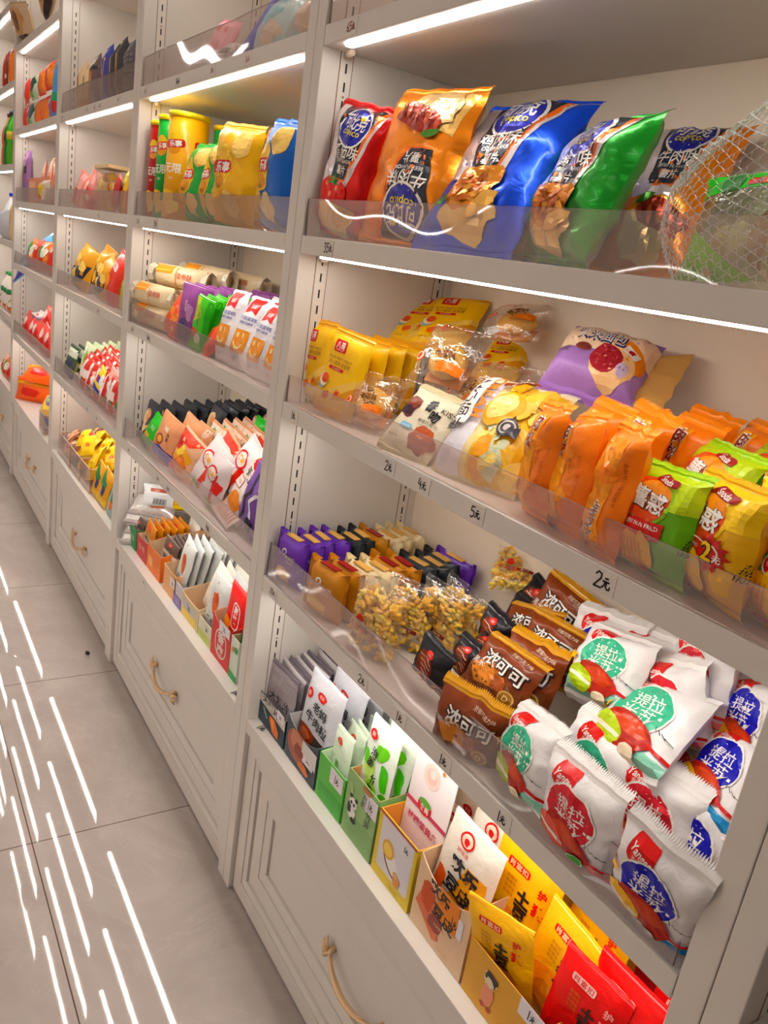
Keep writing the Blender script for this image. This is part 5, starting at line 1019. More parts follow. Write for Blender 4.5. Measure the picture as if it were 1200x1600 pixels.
put('dry', -.25, .038, Z[2] + .002, 2, 16, 2, .1, .176, 'white dry cake pack third from the left, behind the guard end', g)
put('dry', -.15, .04, Z[2] + .002, 2, 14, 2, .1, .17, 'white dry cake pack nearest the post, mostly hidden by it', g)
column('dry', -.44, .09, .3, 5, Z[2] + .002, 4, 10, 2, 'white dry cake pack behind the left front one', g, dx=.06, W=.1, H=.175)
column('dry', -.32, .1, .3, 4, Z[2] + .002, 4, 10, 2, 'white dry cake pack behind the second front one', g, dx=.06, W=.1, H=.175)
# fourth shelf (z .8592)
quick('blackp', 'black_snack_pack', 'snack', .095, .12, .02, (40, 42, 50), [((214, 190, 150), blob(-.2, .1, .5, .6, 2, 30)), ((226, 150, 110), blob(-.1, .2, .3, .3, 3)), ((70, 60, 50), blob(.2, -.3, .3, .4, 4)), ((230, 230, 230), txt('香干', .5, -.4, .16, vertical=True))], wr=.006)
quick('greenp', 'green_snack_pack', 'snack', .1, .1, .02, (60, 190, 60), [((230, 240, 220), txt('青豆', 0, .3, .3, w=.6)), ((236, 180, 90), blob(-.4, -.5, .4, .2, 3))], wr=.005)
quick('bunp', 'bun_snack_pack', 'snack', .13, .14, .03, (222, 160, 122), [((40, 50, 170), [(-1, -1), (1, -1), (1, -.5), (0, -.35), (-1, -.6)]), ((150, 76, 46), ell(-.2, -.1, .34, .26)), ((226, 170, 90), ell(-.2, -.1, .22, .16)), ((246, 226, 206), rrect(.1, .5, .4, .22, .05)), (BLK, txt('麻薯', .4, .2, .2, vertical=True))], wr=.006)
quick('tanp', 'tan_snack_pack', 'snack', .09, .12, .02, (224, 166, 130), [((240, 214, 196), [(-1, .3), (.6, .5), (1, 1), (-1, 1)]), ((80, 160, 80), blob(-.2, .7, .24, .14, 3)), ((246, 230, 214), rrect(-.1, 0, .5, .3, .06)), ((170, 90, 60), blob(.3, -.5, .5, .3, 4))], wr=.006)
quick('noodlep', 'spicy_noodle_snack_bag', 'snack', .125, .16, .035, (236, 190, 160), [((232, 80, 40), [(-1, .4), (.4, .6), (1, 1), (-1, 1)]), ((236, 176, 60), blob(0, .0, .7, .5, 2)), ((226, 130, 50), blob(.1, -.4, .5, .4, 4)), ((250, 214, 110), blob(-.2, .2, .4, .24, 6, 30)), ((206, 40, 30), blob(-.6, .4, .3, .3, 5)), ((230, 70, 50), [(-1, -1), (0, -1), (-1, -.1)])], wr=.008, n=(8, 9))
quick('ringp', 'white_red_ring_snack_bag', 'snack', .13, .17, .035, (226, 216, 216), [((206, 44, 36), ell(-.1, .3, .55, .34)), ((236, 226, 222), ell(-.1, .3, .44, .27)), ((236, 170, 40), txt('烤肉', -.1, .3, .26, w=.66, bold=.05)), ((216, 60, 40), blob(.5, -.1, .4, .26, 3)), ((214, 70, 44), blob(.3, -.5, .2, .4, 4)), ((90, 170, 70), rect(-.4, -.95, .3, -.7))], wr=.008, n=(8, 9))
quick('calp', 'white_peanut_bag', 'snack', .12, .19, .035, (236, 228, 222), [((206, 50, 40), blob(.1, .75, .6, .2, 3)), ((206, 50, 40), blob(.5, .55, .4, .16, 5)), (BLK, txt('手工', 0, .32, .28, w=1.1, rot=-8, bold=.01)), (BLK, txt('豆角', .5, -.1, .16, vertical=True)), ((214, 90, 90), rrect(-.45, -.05, .7, .36, .03)), ((246, 236, 230), rrect(-.45, -.05, .62, .3, .03)), ((214, 90, 90), txt('净含量', -.45, -.05, .12)), ((222, 140, 70), blob(0, -.62, .7, .3, 4))], wr=.008, n=(8, 10))
quick('purbig', 'purple_patterned_bag', 'snack', .13, .17, .04, (120, 84, 160), [((30, 28, 50), stroke([(-.6, -.9), (-.2, -.4), (-.5, 0), (0, .4), (-.3, .9)], .16)), ((240, 236, 246), stroke([(.2, -.9), (.5, -.3), (.1, .1), (.5, .5), (.2, .9)], .14)), ((30, 28, 50), blob(.5, -.5, .3, .2, 3))], wr=.008)
quick('stripep', 'red_striped_flat_pack', 'snack', .14, .1, .018, (228, 216, 206), [((206, 90, 80), [q for k in range(11) for q in stroke([(-.9 + k * .17, -.9), (-.85 + k * .17, 0)], .05)]), ((120, 116, 120), [q for k in range(6) for q in stroke([(-.7, .3 + k * .1), (.8, .3 + k * .1)], .03)])], wr=.004)
g4 = 'snack packs heaped on the fourth shelf of the second unit'
column('blackp', -1.095, .05, .34, 9, Z[1] + .03, 14, 12, 8, 'black snack pack along the side panel', 'black snack packs on the second unit', dz=.02, dx=.05)
column('blackp', -.93, .2, .35, 5, Z[1] + .05, 10, 12, 8, 'black snack pack behind the bun packs', 'black snack packs on the second unit', dz=.02, H=.135)
put('blackp', -1.10, .035, Z[1] + .012, 14, 20, 24, .1, .115, 'black and cream snack pack leaning lowest at the left end', 'black snack packs on the second unit')
put('greenp', -1.02, .03, Z[1] + .02, 14, 16, 22, .09, .11, 'bright green snack pack leaning at the left of the heap', g4)
put('bunp', -.90, .035, Z[1] + .005, 14, 12, 12, .13, .15, 'bun snack pack with a blue foot, behind the guard', g4)
put('bunp', -.86, .09, Z[1] + .01, 10, 12, 12, .13, .15, 'bun snack pack just behind the front one', g4)
column('tanp', -.80, .12, .34, 7, Z[1] + .03, 10, 10, 10, 'tan and white snack pack', 'tan snack packs on the second unit', dz=.02, dx=-.03)
column('tanp', -.66, .14, .34, 7, Z[1] + .04, 10, 10, 10, 'tan snack pack beside the orange noodle bags', 'tan snack packs on the second unit', dz=.02, dx=-.03)
column('greenp', -.72, .27, .35, 3, Z[1] + .09, 0, 12, 5, 'green snack pack above the tan ones', g4)
column('greenp', -.58, .28, .35, 2, Z[1] + .1, 0, 12, 5, 'green snack pack at the back right', g4)
column('tanp', -.5, .2, .34, 5, Z[1] + .06, 0, 14, 8, 'tan snack pack at the right rear of the heap', 'tan snack packs on the second unit')
put('noodlep', -.72, .04, Z[1] + .002, 10, 12, 14, .14, .145, 'orange and red noodle snack bag pressed behind the guard', g4)
put('noodlep', -.62, .1, Z[1] + .02, 5, 20, 18, .14, .15, 'yellow orange noodle snack bag lying behind the front one', g4)
put('noodlep', -.50, .13, Z[1] + .06, 0, 30, 10, .12, .14, 'noodle snack bag high in the heap between ring bags', g4)
put('ringp', -.575, .042, Z[1] + .01, 10, 18, 22, .13, .165, 'grey ring bag with a red circle, front of the heap', g4)
put('ringp', -.43, .07, Z[1] + .05, 5, 24, 20, .14, .165, 'white bag with a bold red circle, upper middle of the heap', g4)
put('ringp', -.33, .14, Z[1] + .11, 0, 20, 12, .13, .16, 'white bag with a red circle highest beside the post', g4)
put('noodlep', -.40, .19, Z[1] + .1, 0, 24, 10, .12, .12, 'orange snack bag behind the highest ring bag', g4)
put('ringp', -.45, .04, Z[1] + .004, 8, 6, 10, .11, .15, 'white bag low between ring bag and peanut bag', g4)
put('calp', -.335, .05, Z[1] + .02, 2, 22, 18, .125, .19, 'white bag with black brush lettering leaning above the striped pack', g4)
put('ringp', -.26, .11, Z[1] + .07, 0, 14, 10, .12, .17, 'white and red bag behind the brush lettered one, at the post', g4)
put('stripep', -.345, .022, Z[1] + .012, 0, 55, 6, .15, .1, 'red striped flat pack lying low on the guard', g4)
put('purbig', -.235, .05, Z[1] + .004, 0, 8, 14, .13, .18, 'purple patterned bag standing at the right end', g4)
# lowest board: cartons and vacuum packs
quick('vac', 'vacuum_meat_pack', 'snack', .17, .1, .03, (180, 172, 170), [((150, 90, 70), blob(.2, .0, .5, .5, 3)), ((226, 222, 220), rect(-.9, -.8, -.2, .8)), ((90, 60, 50), blob(.3, .2, .3, .2, 5))], wr=.006, fin='foil')
quick('bar', 'silver_barcode_pack', 'snack', .24, .13, .035, (214, 214, 216), [((150, 60, 36), rect(-.75, .5, 1, .82)), ((236, 200, 40), rect(.1, -.9, 1, .4)), ((90, 80, 50), [q for k in range(4) for q in txt('营养成分表每百克', .5, .2 - k * .2, .12, w=.8)]), (BLK, [q for k in range(12) for q in stroke([(-.6 + k * .04, -.6), (-.6 + k * .04, -.1)], .016 if k % 3 else .026)])], wr=.004, fin='film', n=(10, 8), var=1)
gv = 'vacuum packs stacked at the left end of the lowest board'
for k, (zz, lb) in enumerate(((.5, 'bottom'), (.535, 'second'), (.57, 'third'), (.605, 'fourth'))):
    put('vac', -1.10, .07 + .012 * (k % 2), zz, 58 - 4 * k, 52, -3, .17, .1, 'silver vacuum meat pack, %s in the stack overhanging the board' % ('bottom one' if k == 0 else lb + ' up'), gv)
put('bar', -1.09, .15, .625, 62, 14, 1, .2, .085, 'silver pack with a barcode and yellow panel on the stack', None)
gc = 'open sachet cartons on the lowest board of the second unit'
def q1(nm, x, W, Hf, Hb, col, art, lab, D=.15, curve=0, inner=(226, 190, 150), y=.032): box(nm, x, y, W, D, Hf, Hb, col, art, lab, curve, inner, grp=gc)
def two(c, t): return lambda A: [(c, rect(-.8, -.6 * A, .8, .1 * A)), ((250, 240, 230), txt(t, -.1, -.2 * A, .3, vertical=False, w=1.0)), ((70, 50, 60), price('1元', -.1, .5 * A, .34))]
q1('q1', -1.115, .098, .075, .08, (24, 140, 70), lambda A: [((200, 230, 200), txt('泡椒', 0, 0, .5, w=1.1))], 'green carton standing beside the vacuum packs')
q1('q2', -.998, .112, .075, .08, (206, 44, 44), lambda A: [((240, 190, 180), txt('香辣', 0, .1 * A, .4, w=1.2))], 'red carton standing beside the green carton', curve=.006)
q1('q3', -.866, .142, .085, .12, (240, 122, 36), lambda A: [((250, 180, 110), rect(-.7, -.5 * A, -.1, .2 * A))], 'orange carton, tallest at its rear, beside the red one', D=.2)
q1('q4', -.70, .115, .085, .1, (236, 174, 118), lambda A: [((244, 232, 226), rect(.1, -.1 * A, .9, .6 * A)), ((60, 50, 70), price('1元', .5, .25 * A, .3))], 'peach carton beside the orange one', curve=.004)
q1('q5', -.632 + .012, .07, .075, .08, (214, 206, 214), lambda A: [((120, 100, 170), rect(-1, -A, 1, -.1 * A)), ((160, 140, 200), rect(-.7, -.8 * A, .7, -.2 * A))], 'white carton with a violet lower half')
q1('q6', -.512, .14, .07, .1, (230, 206, 160), lambda A: [((206, 202, 200), rect(-.85, -.2 * A, .7, .6 * A)), ((240, 206, 80), rect(-.85, -.9 * A, .8, -.2 * A)), ((60, 50, 70), price('1元', -.1, .2 * A, .34))], 'cream carton, empty fronted, in the middle of the row', curve=.004)
q1('q7', -.387, .098, .062, .08, (226, 222, 200), lambda A: [((190, 206, 90), rect(-.9, -.9 * A, .9, -.1 * A)), ((60, 50, 70), price('1元', .3, .4 * A, .3))], 'white and lime carton beside the red chicken carton')
q1('q8', -.272, .13, .12, .14, (214, 44, 36), lambda A: [(WHT, rrect(.05, -.1 * A, 1.2, 1.3 * A, .5)), ((214, 44, 36), rrect(.05, -.1 * A, 1.08, 1.18 * A, .45)), ((240, 226, 220), txt('香麻', .05, -.1 * A, .5, vertical=True, w=.7, bold=.03)), ((230, 226, 232), rect(-.2, .52 * A, .9, .98 * A)), ((60, 50, 90), price('1元', .3, .74 * A, .26))], 'red chicken snack carton with a white outlined name', curve=.02)
q1('q9', -.178, .05, .115, .12, (214, 224, 206), lambda A: [((50, 160, 80), [(-1, -A), (1, -A), (1, -.7 * A), (-1, -.6 * A)]), ((50, 160, 80), blob(.4, .5 * A, .5, .3, 3)), ((230, 130, 60), blob(-.4, .4 * A, .3, .3, 4))], 'narrow white and green carton at the right end')
pouch('s_amber', .095, .14, .014, (196, 128, 60), art_pouch_gen(((232, 220, 200), .2), '香菇', (60, 44, 36), (214, 60, 50), y=.0)); pouch('s_dark', .09, .125, .009, (96, 78, 70), art_pouch_gen(((206, 196, 186), .3), '豆干', (40, 40, 44), (200, 60, 50), y=-.1))
pouch('s_meat', .1, .17, .016, (206, 208, 206), lambda A: [((214, 110, 60), blob(0, .1 * A, .4, .6, 3, 10)), ((190, 84, 44), blob(.1, .3 * A, .24, .3, 4, 20)), (BLK, txt('黑玉肉', 0, -.55 * A, .24, w=1.2, bold=.02)), ((90, 90, 150), rect(-1, -A, 1, -.84 * A)), (BLK, txt('肉', -.2, .82 * A, .16))])
pouch('s_white', .095, .15, .012, (240, 236, 226), art_pouch_gen(((236, 228, 214), 0), '鸡腿', (80, 60, 60), None, y=.5, sc=.5)); pouch('s_red', .12, .18, .014, (214, 44, 34), lambda A: [(WHT, rrect(.2, .2 * A, .8, 1.2, .3)), ((214, 44, 36), rrect(.2, .2 * A, .7, 1.1, .3)), (WHT, txt('麻辣', .2, .25 * A, .4, vertical=True, bold=.04)), ((230, 140, 60), blob(-.5, -.3 * A, .4, .4, 3)), (WHT, txt('鸡翅', .1, -.6 * A, .26, w=.7, bold=.03))])
pouch('s_green', .06, .14, .01, (40, 130, 70), art_pouch_gen(((230, 230, 224), -.3), '笋', (30, 40, 30), None, y=.3))
column('s_dark', -1.115, .05, .14, 4, .5, 0, 3, 6, 'brown sachet in the green carton', 'sachets in the green carton', H=.1)
column('s_amber', -.998, .05, .16, 6, .505, 4, 4, 6, 'amber mushroom sachet in the red carton', 'sachets in the red carton', H=.12)
column('s_white', -1.0, .2, .3, 4, .53, 4, 4, 6, 'white sachet with red oval behind the red carton', 'white sachets behind the red carton', H=.15)
column('s_dark', -.83, .06, .2, 11, .51, 6, 6, 10, 'dark striped sachet in the orange carton', 'sachets in the orange carton', H=.12, dx=.03)
put('s_white', -.80, .21, .57, 4, 5, 8, .1, .15, 'white sachet with a red oval standing up in the orange carton', None)
column('s_meat', -.68, .055, .17, 7, .52, 0, 8, 10, 'silver meat stick sachet above the peach carton', 'meat stick sachets', dx=.06)
put('orangetri', -.66, .26, .62, 0, 20, 12, .12, .1, 'yellow and red snack pack behind the silver meat sachets', None)
column('s_white', -.52, .09, .28, 8, .515, 4, 10, 14, 'white rounded sachet in the cream carton', 'white sachets in the cream carton', dx=.03)
column('s_meat', -.385, .05, .1, 2, .515, 4, 6, 6, 'silver meat sachet in the lime carton', 'meat sachets in the lime carton')
column('s_white', -.37, .13, .28, 5, .52, 4, 8, 10, 'cream sachet behind the lime carton', 'cream sachets behind the lime carton')
column('s_red', -.265, .055, .13, 3, .525, -4, 6, 5, 'red chicken wing pouch in the red carton', 'red chicken wing pouches')
column('s_green', -.18, .05, .12, 3, .52, -4, 6, 0, 'green bamboo sachet at the right end', 'green sachets at the right end')
# ------------------------------------------------------------------ third unit
def q2(n, c, bits=(), W=.1, H=.15, T=.03, name='snack_pack', cat='snack', **k): quick(n, name, cat, W, H, T, c, bits, n=(6, 6), **k)
def flatbox(n, c, bits=(), W=.1, H=.2, T=.05, name='snack_box', fin='paper'): quick(n, name, 'box', W, H, T, c, bits, fin=fin, seal=0, wr=0, pu=30, pv=30, pinch=0, n=(4, 4), var=1)
z = Z[4] + .001; g = 'boxes standing on the top shelf of the third unit'
flatbox('bx_cream', (226, 196, 146), [((214, 150, 60), rect(-1, -1, 1, -.5)), ((150, 90, 60), blob(-.3, .1, .3, .4, 3))]); flatbox('bx_pic', (96, 70, 64), [((222, 200, 186), rect(-.9, .5, .9, .9)), ((206, 130, 80), rect(-.9, -.2, .3, .4)), ((40, 34, 40), rect(-.2, .4, .8, .6)), ((160, 130, 110), blob(.2, -.6, .5, .3, 3))])
flatbox('bx_blue', (34, 48, 160), [((226, 150, 120), stroke([(-.5, .6), (.4, -.7)], .16)), ((240, 190, 160), stroke([(.5, .5), (-.4, -.7)], .14)), (WHT, txt('百力滋', 0, .8, .14, w=1))]); flatbox('bx_black', (44, 42, 46), [((226, 130, 50), blob(-.4, -.3, .4, .5, 3)), ((230, 180, 60), blob(-.3, .3, .3, .3, 4))])
flatbox('bx_grey', (74, 66, 70), [((170, 160, 160), [q for k in range(9) for q in txt('营养成分配料表', 0, .75 - k * .17, .1, w=1.5)])]); flatbox('bx_teal', (30, 60, 66))
for a in (('bx_cream', -2.235, .11, .19, 'cream and amber box standing left on the top shelf'), ('bx_cream', -2.13, .09, .17, 'cream box with amber foot, second from the left'), ('bx_pic', -2.02, .16, .19, 'box with a brown picture left of the blue box'), ('bx_blue', -1.835, .14, .2, 'blue box with crossed biscuit sticks'), ('bx_black', -1.72, .07, .19, 'narrow black box right of the blue box'),
          ('bx_black', -1.635, .09, .2, 'black box with an orange picture beside the grey lettered one'), ('bx_grey', -1.52, .15, .18, 'dark box covered in small grey lettering'), ('bx_teal', -1.38, .1, .18, 'dark teal box at the right end of the top shelf')):
    put(a[0], a[1], .06, z, -4, 0, 0, a[2], a[3], a[4], g)
z = Z[3] + .002; g = 'packs on the second shelf of the third unit'
q2('pinkp', (232, 140, 130), [((240, 180, 176), rect(-.5, -1, .1, 1)), ((206, 50, 50), blob(-.4, -.5, .3, .5, 3)), ((250, 200, 190), rect(.4, -1, .7, 1))], W=.14, H=.16, T=.03); q2('yel', (240, 200, 40), [((230, 120, 40), blob(0, -.4, .6, .4, 3)), ((250, 230, 120), blob(0, .5, .5, .3, 4))])
q2('redp', (196, 60, 44), [((240, 220, 200), blob(0, .3, .4, .3, 4)), ((230, 120, 60), blob(0, -.5, .5, .3, 2))]); q2('brownp', (140, 56, 36), [((230, 200, 190), ell(.3, -.3, .4, .14))], W=.1, H=.2); q2('clearp', (220, 206, 190), [((240, 206, 60), blob(0, .2, .7, .5, 3)), ((222, 120, 60), blob(0, -.5, .4, .3, 5))], W=.16, H=.16, T=.06, fin='film')
for a in (('pinkp', -2.2, .04, 18, 20, .13, .145, 'pink snack pack leaning left on the second shelf'), ('pinkp', -2.08, .06, 18, 16, .12, .15, 'pink striped snack pack leaning on the first pink one'), ('yel', -1.98, .07, 8, 12, .08, .14, 'slim yellow snack pack beside the pink ones'), ('redp', -1.98, .03, 10, 24, .14, .07, 'small red pack low behind the guard, under the pink packs'),
          ('redp', -1.60, .035, -6, 14, .1, .13, 'orange red pack right of the clear tub'), ('yel', -1.53, .05, 4, 10, .08, .16, 'yellow pack leaning at the right side'), ('redp', -1.44, .05, 6, 6, .09, .15, 'red and cream pack nearest the right post'), ('brownp', -1.47, .22, 0, 4, .1, .29, 'tall brown pack at the back near the right post')):
    put(a[0], a[1], a[2], z, a[3], 8, a[4], a[5], a[6], a[7], g)
t = empty('snack_jar', (-1.78, .075, Z[3] + .001), label='clear square tub of yellow wrapped sweets with a pale rim', cat='jar')
mb = MB(); mb.box((-.1, -.04, 0), (.1, .04, .15), mat((250, 246, 240), 'wrap')); mb.build('tub', t)
mb = MB(); mb.box((-.105, -.043, .15), (.105, .043, .162), mat((240, 214, 170), 'film')); mb.build('rim', t)
mb = MB(); [dome(mb, (-.05 + .035 * (k % 4), -.012, .02 + .034 * (k // 4)), .02, .014, .017, mat(((246, 204, 30), (232, 120, 50), (246, 214, 60))[k % 3], 'film'), 8, k) for k in range(16)]; mb.build('sweets', t)
z = Z[2] + .002; g = 'snack bags on the third shelf of the third unit'
q2('goldbag', (206, 150, 60), [((44, 40, 56), [(-.9, -.2), (.9, .3), (.6, -.6), (-.8, -.9)]), ((240, 206, 120), blob(-.3, .4, .34, .24, 2)), ((240, 206, 120), blob(.4, .1, .3, .24, 4)), ((236, 196, 100), blob(-.3, -.4, .34, .24, 5)), ((240, 240, 246), txt('蛋卷', -.1, 0, .2, w=.7, rot=50)), ((52, 44, 60), rect(-.6, -1, .4, -.75))], W=.16, H=.2, T=.06, wr=.01)
q2('redbag', (206, 66, 40), [((150, 96, 60), rect(-1, -.9, 0, -.1)), ((236, 226, 220), rrect(-.1, .5, .9, .3, .1)), ((206, 60, 50), txt('锅巴', -.1, .5, .2)), ((230, 150, 80), blob(-.4, -.4, .4, .4, 3))], W=.15, H=.21, T=.05, wr=.009); q2('limebag', (186, 182, 50), [((220, 214, 120), blob(0, .4, .5, .4, 3)), ((140, 80, 40), blob(-.4, -.4, .3, .3, 5))], W=.12, H=.2, T=.05, wr=.01)
for a in (('goldbag', -2.18, .05, 10, 12, .18, .19, 'gold and black snack bag at the left end'), ('goldbag', -2.06, .1, 5, 10, .17, .2, 'gold and black snack bag behind the leftmost one'), ('goldbag', -1.88, .07, 5, 22, .15, .17, 'gold and black snack bag in the middle'), ('goldbag', -1.80, .14, 5, 20, .15, .19, 'gold and black snack bag behind the middle one'), ('redbag', -1.66, .05, 8, 18, .15, .2, 'red snack bag leaning right on the third shelf'), ('redbag', -1.62, .12, 8, 14, .15, .2, 'red snack bag behind the front red one'), ('limebag', -1.45, .05, 0, 8, .13, .19, 'lime yellow clear snack bag at the right end')):
    put(a[0], a[1], a[2], z, a[3], 12, a[4], a[5], a[6], a[7], g)
put('orangetri', -1.58, .2, Z[2] + .12, 0, 10, 10, .14, .13, 'orange bag top sticking up behind the red bag', None)
q2('palegreen', (214, 224, 190), [((150, 196, 110), blob(0, .1, .5, .5, 3)), ((240, 246, 230), blob(-.3, .5, .3, .3, 4)), ((110, 130, 60), txt('青豆', 0, -.1, .3))], W=.09, H=.13, T=.014); q2('darkgreen', (70, 90, 70), [((226, 232, 214), rect(-.9, .2, .9, .9)), ((40, 50, 90), blob(0, -.4, .5, .4, 3))], W=.09, H=.12, T=.014)
q2('redwhite', (214, 66, 60), [((240, 226, 220), rect(-1, -.3, 1, .3)), ((240, 230, 226), rect(-.4, -1, .1, 1)), ((60, 140, 90), ell(.4, -.5, .2, .16))], W=.09, H=.13, T=.016); q2('candybag', (226, 170, 160), [((206, 50, 60), blob(-.3, 0, .5, .6, 3)), ((240, 236, 230), blob(.3, .3, .4, .3, 5)), ((90, 150, 60), blob(.3, -.5, .3, .2, 2))], W=.11, H=.15, T=.03)
q2('yellowtwo', (240, 214, 50), [((40, 60, 170), [(-1, -1), (1, -1), (1, -.5), (-1, -.3)]), ((206, 40, 40), ell(-.3, .2, .3, .3)), ((240, 240, 240), rect(.1, -.1, .9, .8)), ((40, 60, 170), txt('豆', -.1, .2, .5, bold=.04))], W=.11, H=.12, T=.02)
z = Z[1] + .002
column('palegreen', -2.12, .07, .33, 9, z + .05, 12, 10, 8, 'pale green snack pack in the left row', 'pale green packs', dz=.02); column('palegreen', -1.95, .12, .33, 8, z + .05, 12, 10, 8, 'pale green snack pack in the middle row', 'pale green packs', dz=.03)
column('darkgreen', -1.8, .12, .33, 8, z + .06, 10, 10, 8, 'dark green and white snack pack', 'dark green packs', dz=.03); column('darkgreen', -1.6, .16, .33, 7, z + .08, 6, 10, 8, 'dark green snack pack at the right rear', 'dark green packs', dz=.03)
column('darkgreen', -2.22, .03, .1, 3, z + .03, 16, 10, 10, 'dark snack pack at the left front', 'dark green packs')
for x, k in ((-2.02, 5), (-1.9, 6), (-1.78, 6), (-1.66, 6), (-1.54, 5)):
    column('redwhite', x, .035, .13, k, z + .01, 8, 12, 10, 'red and white snack pack in the %s row' % {-2.02: 'first', -1.9: 'second', -1.78: 'third', -1.66: 'fourth', -1.54: 'fifth'}[x], 'red and white packs', dz=.05)
put('yellowtwo', -2.26, .03, z + .002, 14, 20, 14, .12, .1, 'yellow packet low at the left end of the fourth shelf', None); put('yellowtwo', -1.74, .035, z + .03, 8, 16, 16, .12, .11, 'yellow and blue packet with a red spot among red packs', None)
put('candybag', -1.62, .04, z + .002, 6, 12, 12, .12, .16, 'red and white candy bag right of the yellow blue packet', 'candy bags behind the guard'); put('candybag', -1.46, .045, z + .002, 4, 10, 10, .12, .2, 'red and white candy bag nearest the right post', 'candy bags behind the guard'); put('candybag', -1.86, .035, z + .002, 6, 16, 14, .12, .12, 'red candy bag left of the yellow blue packet', 'candy bags behind the guard')
# clear bins of sweets on the lowest board
def bin_(x, y, z, w, d, h, lab, grp):
    t = empty('clear_bin', (x, y, z), label=lab, cat='bin', group=grp); m = mat((244, 236, 232), 'clear'); tt = .003
    mb = MB()
    for a, b_ in (((0, 0, 0), (w, tt, h)), ((0, d - tt, 0), (w, d, h)), ((0, tt, 0), (tt, d - tt, h)), ((w - tt, tt, 0), (w, d - tt, h)), ((tt, tt, 0), (w - tt, d - tt, tt))): mb.box(a, b_, m)
    mb.build('tray', t)
    mb = MB()
    e = .0015
    for a, b_ in (((0, -.0005, h), (w, tt, h + e)), ((0, 0, h), (tt, d, h + e)), ((w - tt, 0, h), (w, d, h + e)), ((0, -.001, 0), (e, 0, h)), ((w - e, -.001, 0), (w, 0, h)), ((0, d - tt, h), (w, d, h + e))): mb.box(a, b_, mat((206, 180, 170), 'film'))
    mb.build('rim', t)
    return t
gb = 'clear bins on the lowest board of the third unit'
bin_(-2.325, .02, Z[0] + .001, .24, .3, .1, 'clear bin of red and white sweets at the left end', gb); bin_(-2.08, .02, Z[0] + .001, .2, .3, .1, 'clear bin of yellow packs in the middle', gb); bin_(-1.875, .02, Z[0] + .001, .17, .3, .1, 'clear bin of yellow packs at the right', gb)
q2('sweet', (226, 150, 140), [((206, 40, 50), blob(-.3, .2, .5, .4, 3)), ((246, 236, 226), blob(.4, -.2, .4, .4, 5))], W=.06, H=.075, T=.02, name='wrapped_sweet', cat='candy', wr=.003); q2('sweet2', (60, 56, 150), [((230, 230, 236), rect(-.6, -.4, .6, .4))], W=.06, H=.075, T=.016, name='wrapped_sweet', cat='candy', wr=.003)
q2('sweet3', (236, 190, 160), [((196, 60, 50), rect(-.6, -.4, .2, .8)), ((90, 150, 70), blob(.4, 0, .3, .3, 2))], W=.06, H=.075, T=.018, name='wrapped_sweet', cat='candy', wr=.003); q2('yelsweet', (246, 206, 20), [((226, 120, 40), ell(.2, .0, .34, .2)), ((250, 226, 90), rect(-.9, .3, .9, .6))], W=.075, H=.1, T=.02, name='yellow_snack_pack', wr=.004)
rnd = random.Random(11); n = 0
for ix in range(4):
    for iy in range(6):
        for iz in range(3):
            n += 1; kd = ('sweet', 'sweet3', 'sweet2', 'sweet3')[(n * 7 + iy) % 4 if iz == 2 else n % 2]
            col_ = {'sweet': 'red and pink', 'sweet2': 'dark blue', 'sweet3': 'pink and green'}[kd]
            put(kd, -2.295 + ix * .055, .05 + iy * .047, Z[0] + .02 + iz * .033, rnd.uniform(-40, 40), rnd.uniform(35, 70), rnd.uniform(-30, 30), None, None, '%s wrapped sweet, %s from left, %s back, %s in the left bin' % (col_, ORD[ix], ORD[iy], ('bottom', 'middle', 'on top')[iz]), 'wrapped sweets in the left clear bin', parts=False)
n = 0
for ix in range(5):
    for iy in range(6):
        for iz in range(3):
            n += 1
            put('yelsweet', -2.055 + ix * .075 + (.01 if ix > 2 else 0), .05 + iy * .048, Z[0] + .015 + iz * .042, rnd.uniform(-35, 35), rnd.uniform(20, 60), rnd.uniform(-30, 30), None, None, 'yellow snack pack, %s from left, %s back, %s in the clear bins' % (ORD[ix], ORD[iy], ('bottom', 'middle', 'on top')[iz]), 'yellow packs in the clear bins', parts=False)
q2('gbo', (222, 160, 50), [((50, 130, 80), [(-1, .3), (.2, -.2), (.6, .4), (-.6, 1)]), ((30, 60, 110), blob(.2, -.1, .3, .3, 3)), ((230, 190, 90), rect(-1, -1, 1, -.5))], W=.1, H=.15, T=.02); q2('bluegreen', (150, 180, 180), [((60, 140, 90), blob(.1, .3, .4, .5, 3)), ((230, 130, 50), ell(0, -.4, .4, .24))], W=.1, H=.16, T=.02)
for x, y, kd, lb in ((-1.66, .03, 'gbo', 'orange and green pack leaning right of the clear bins'), (-1.6, .08, 'yelsweet', 'yellow pack standing behind the orange green ones'), (-1.56, .03, 'gbo', 'orange and green pack, second right of the bins'), (-1.48, .05, 'bluegreen', 'blue grey pack with an orange spot near the right post'), (-1.42, .03, 'bluegreen', 'blue grey pack with an orange spot nearest the post'), (-1.52, .1, 'redp', 'red pack rising behind the blue grey ones')):
    put(kd, x, y, Z[0] + .002, 4, 10, 10, .11, .15, lb, 'packs right of the clear bins')
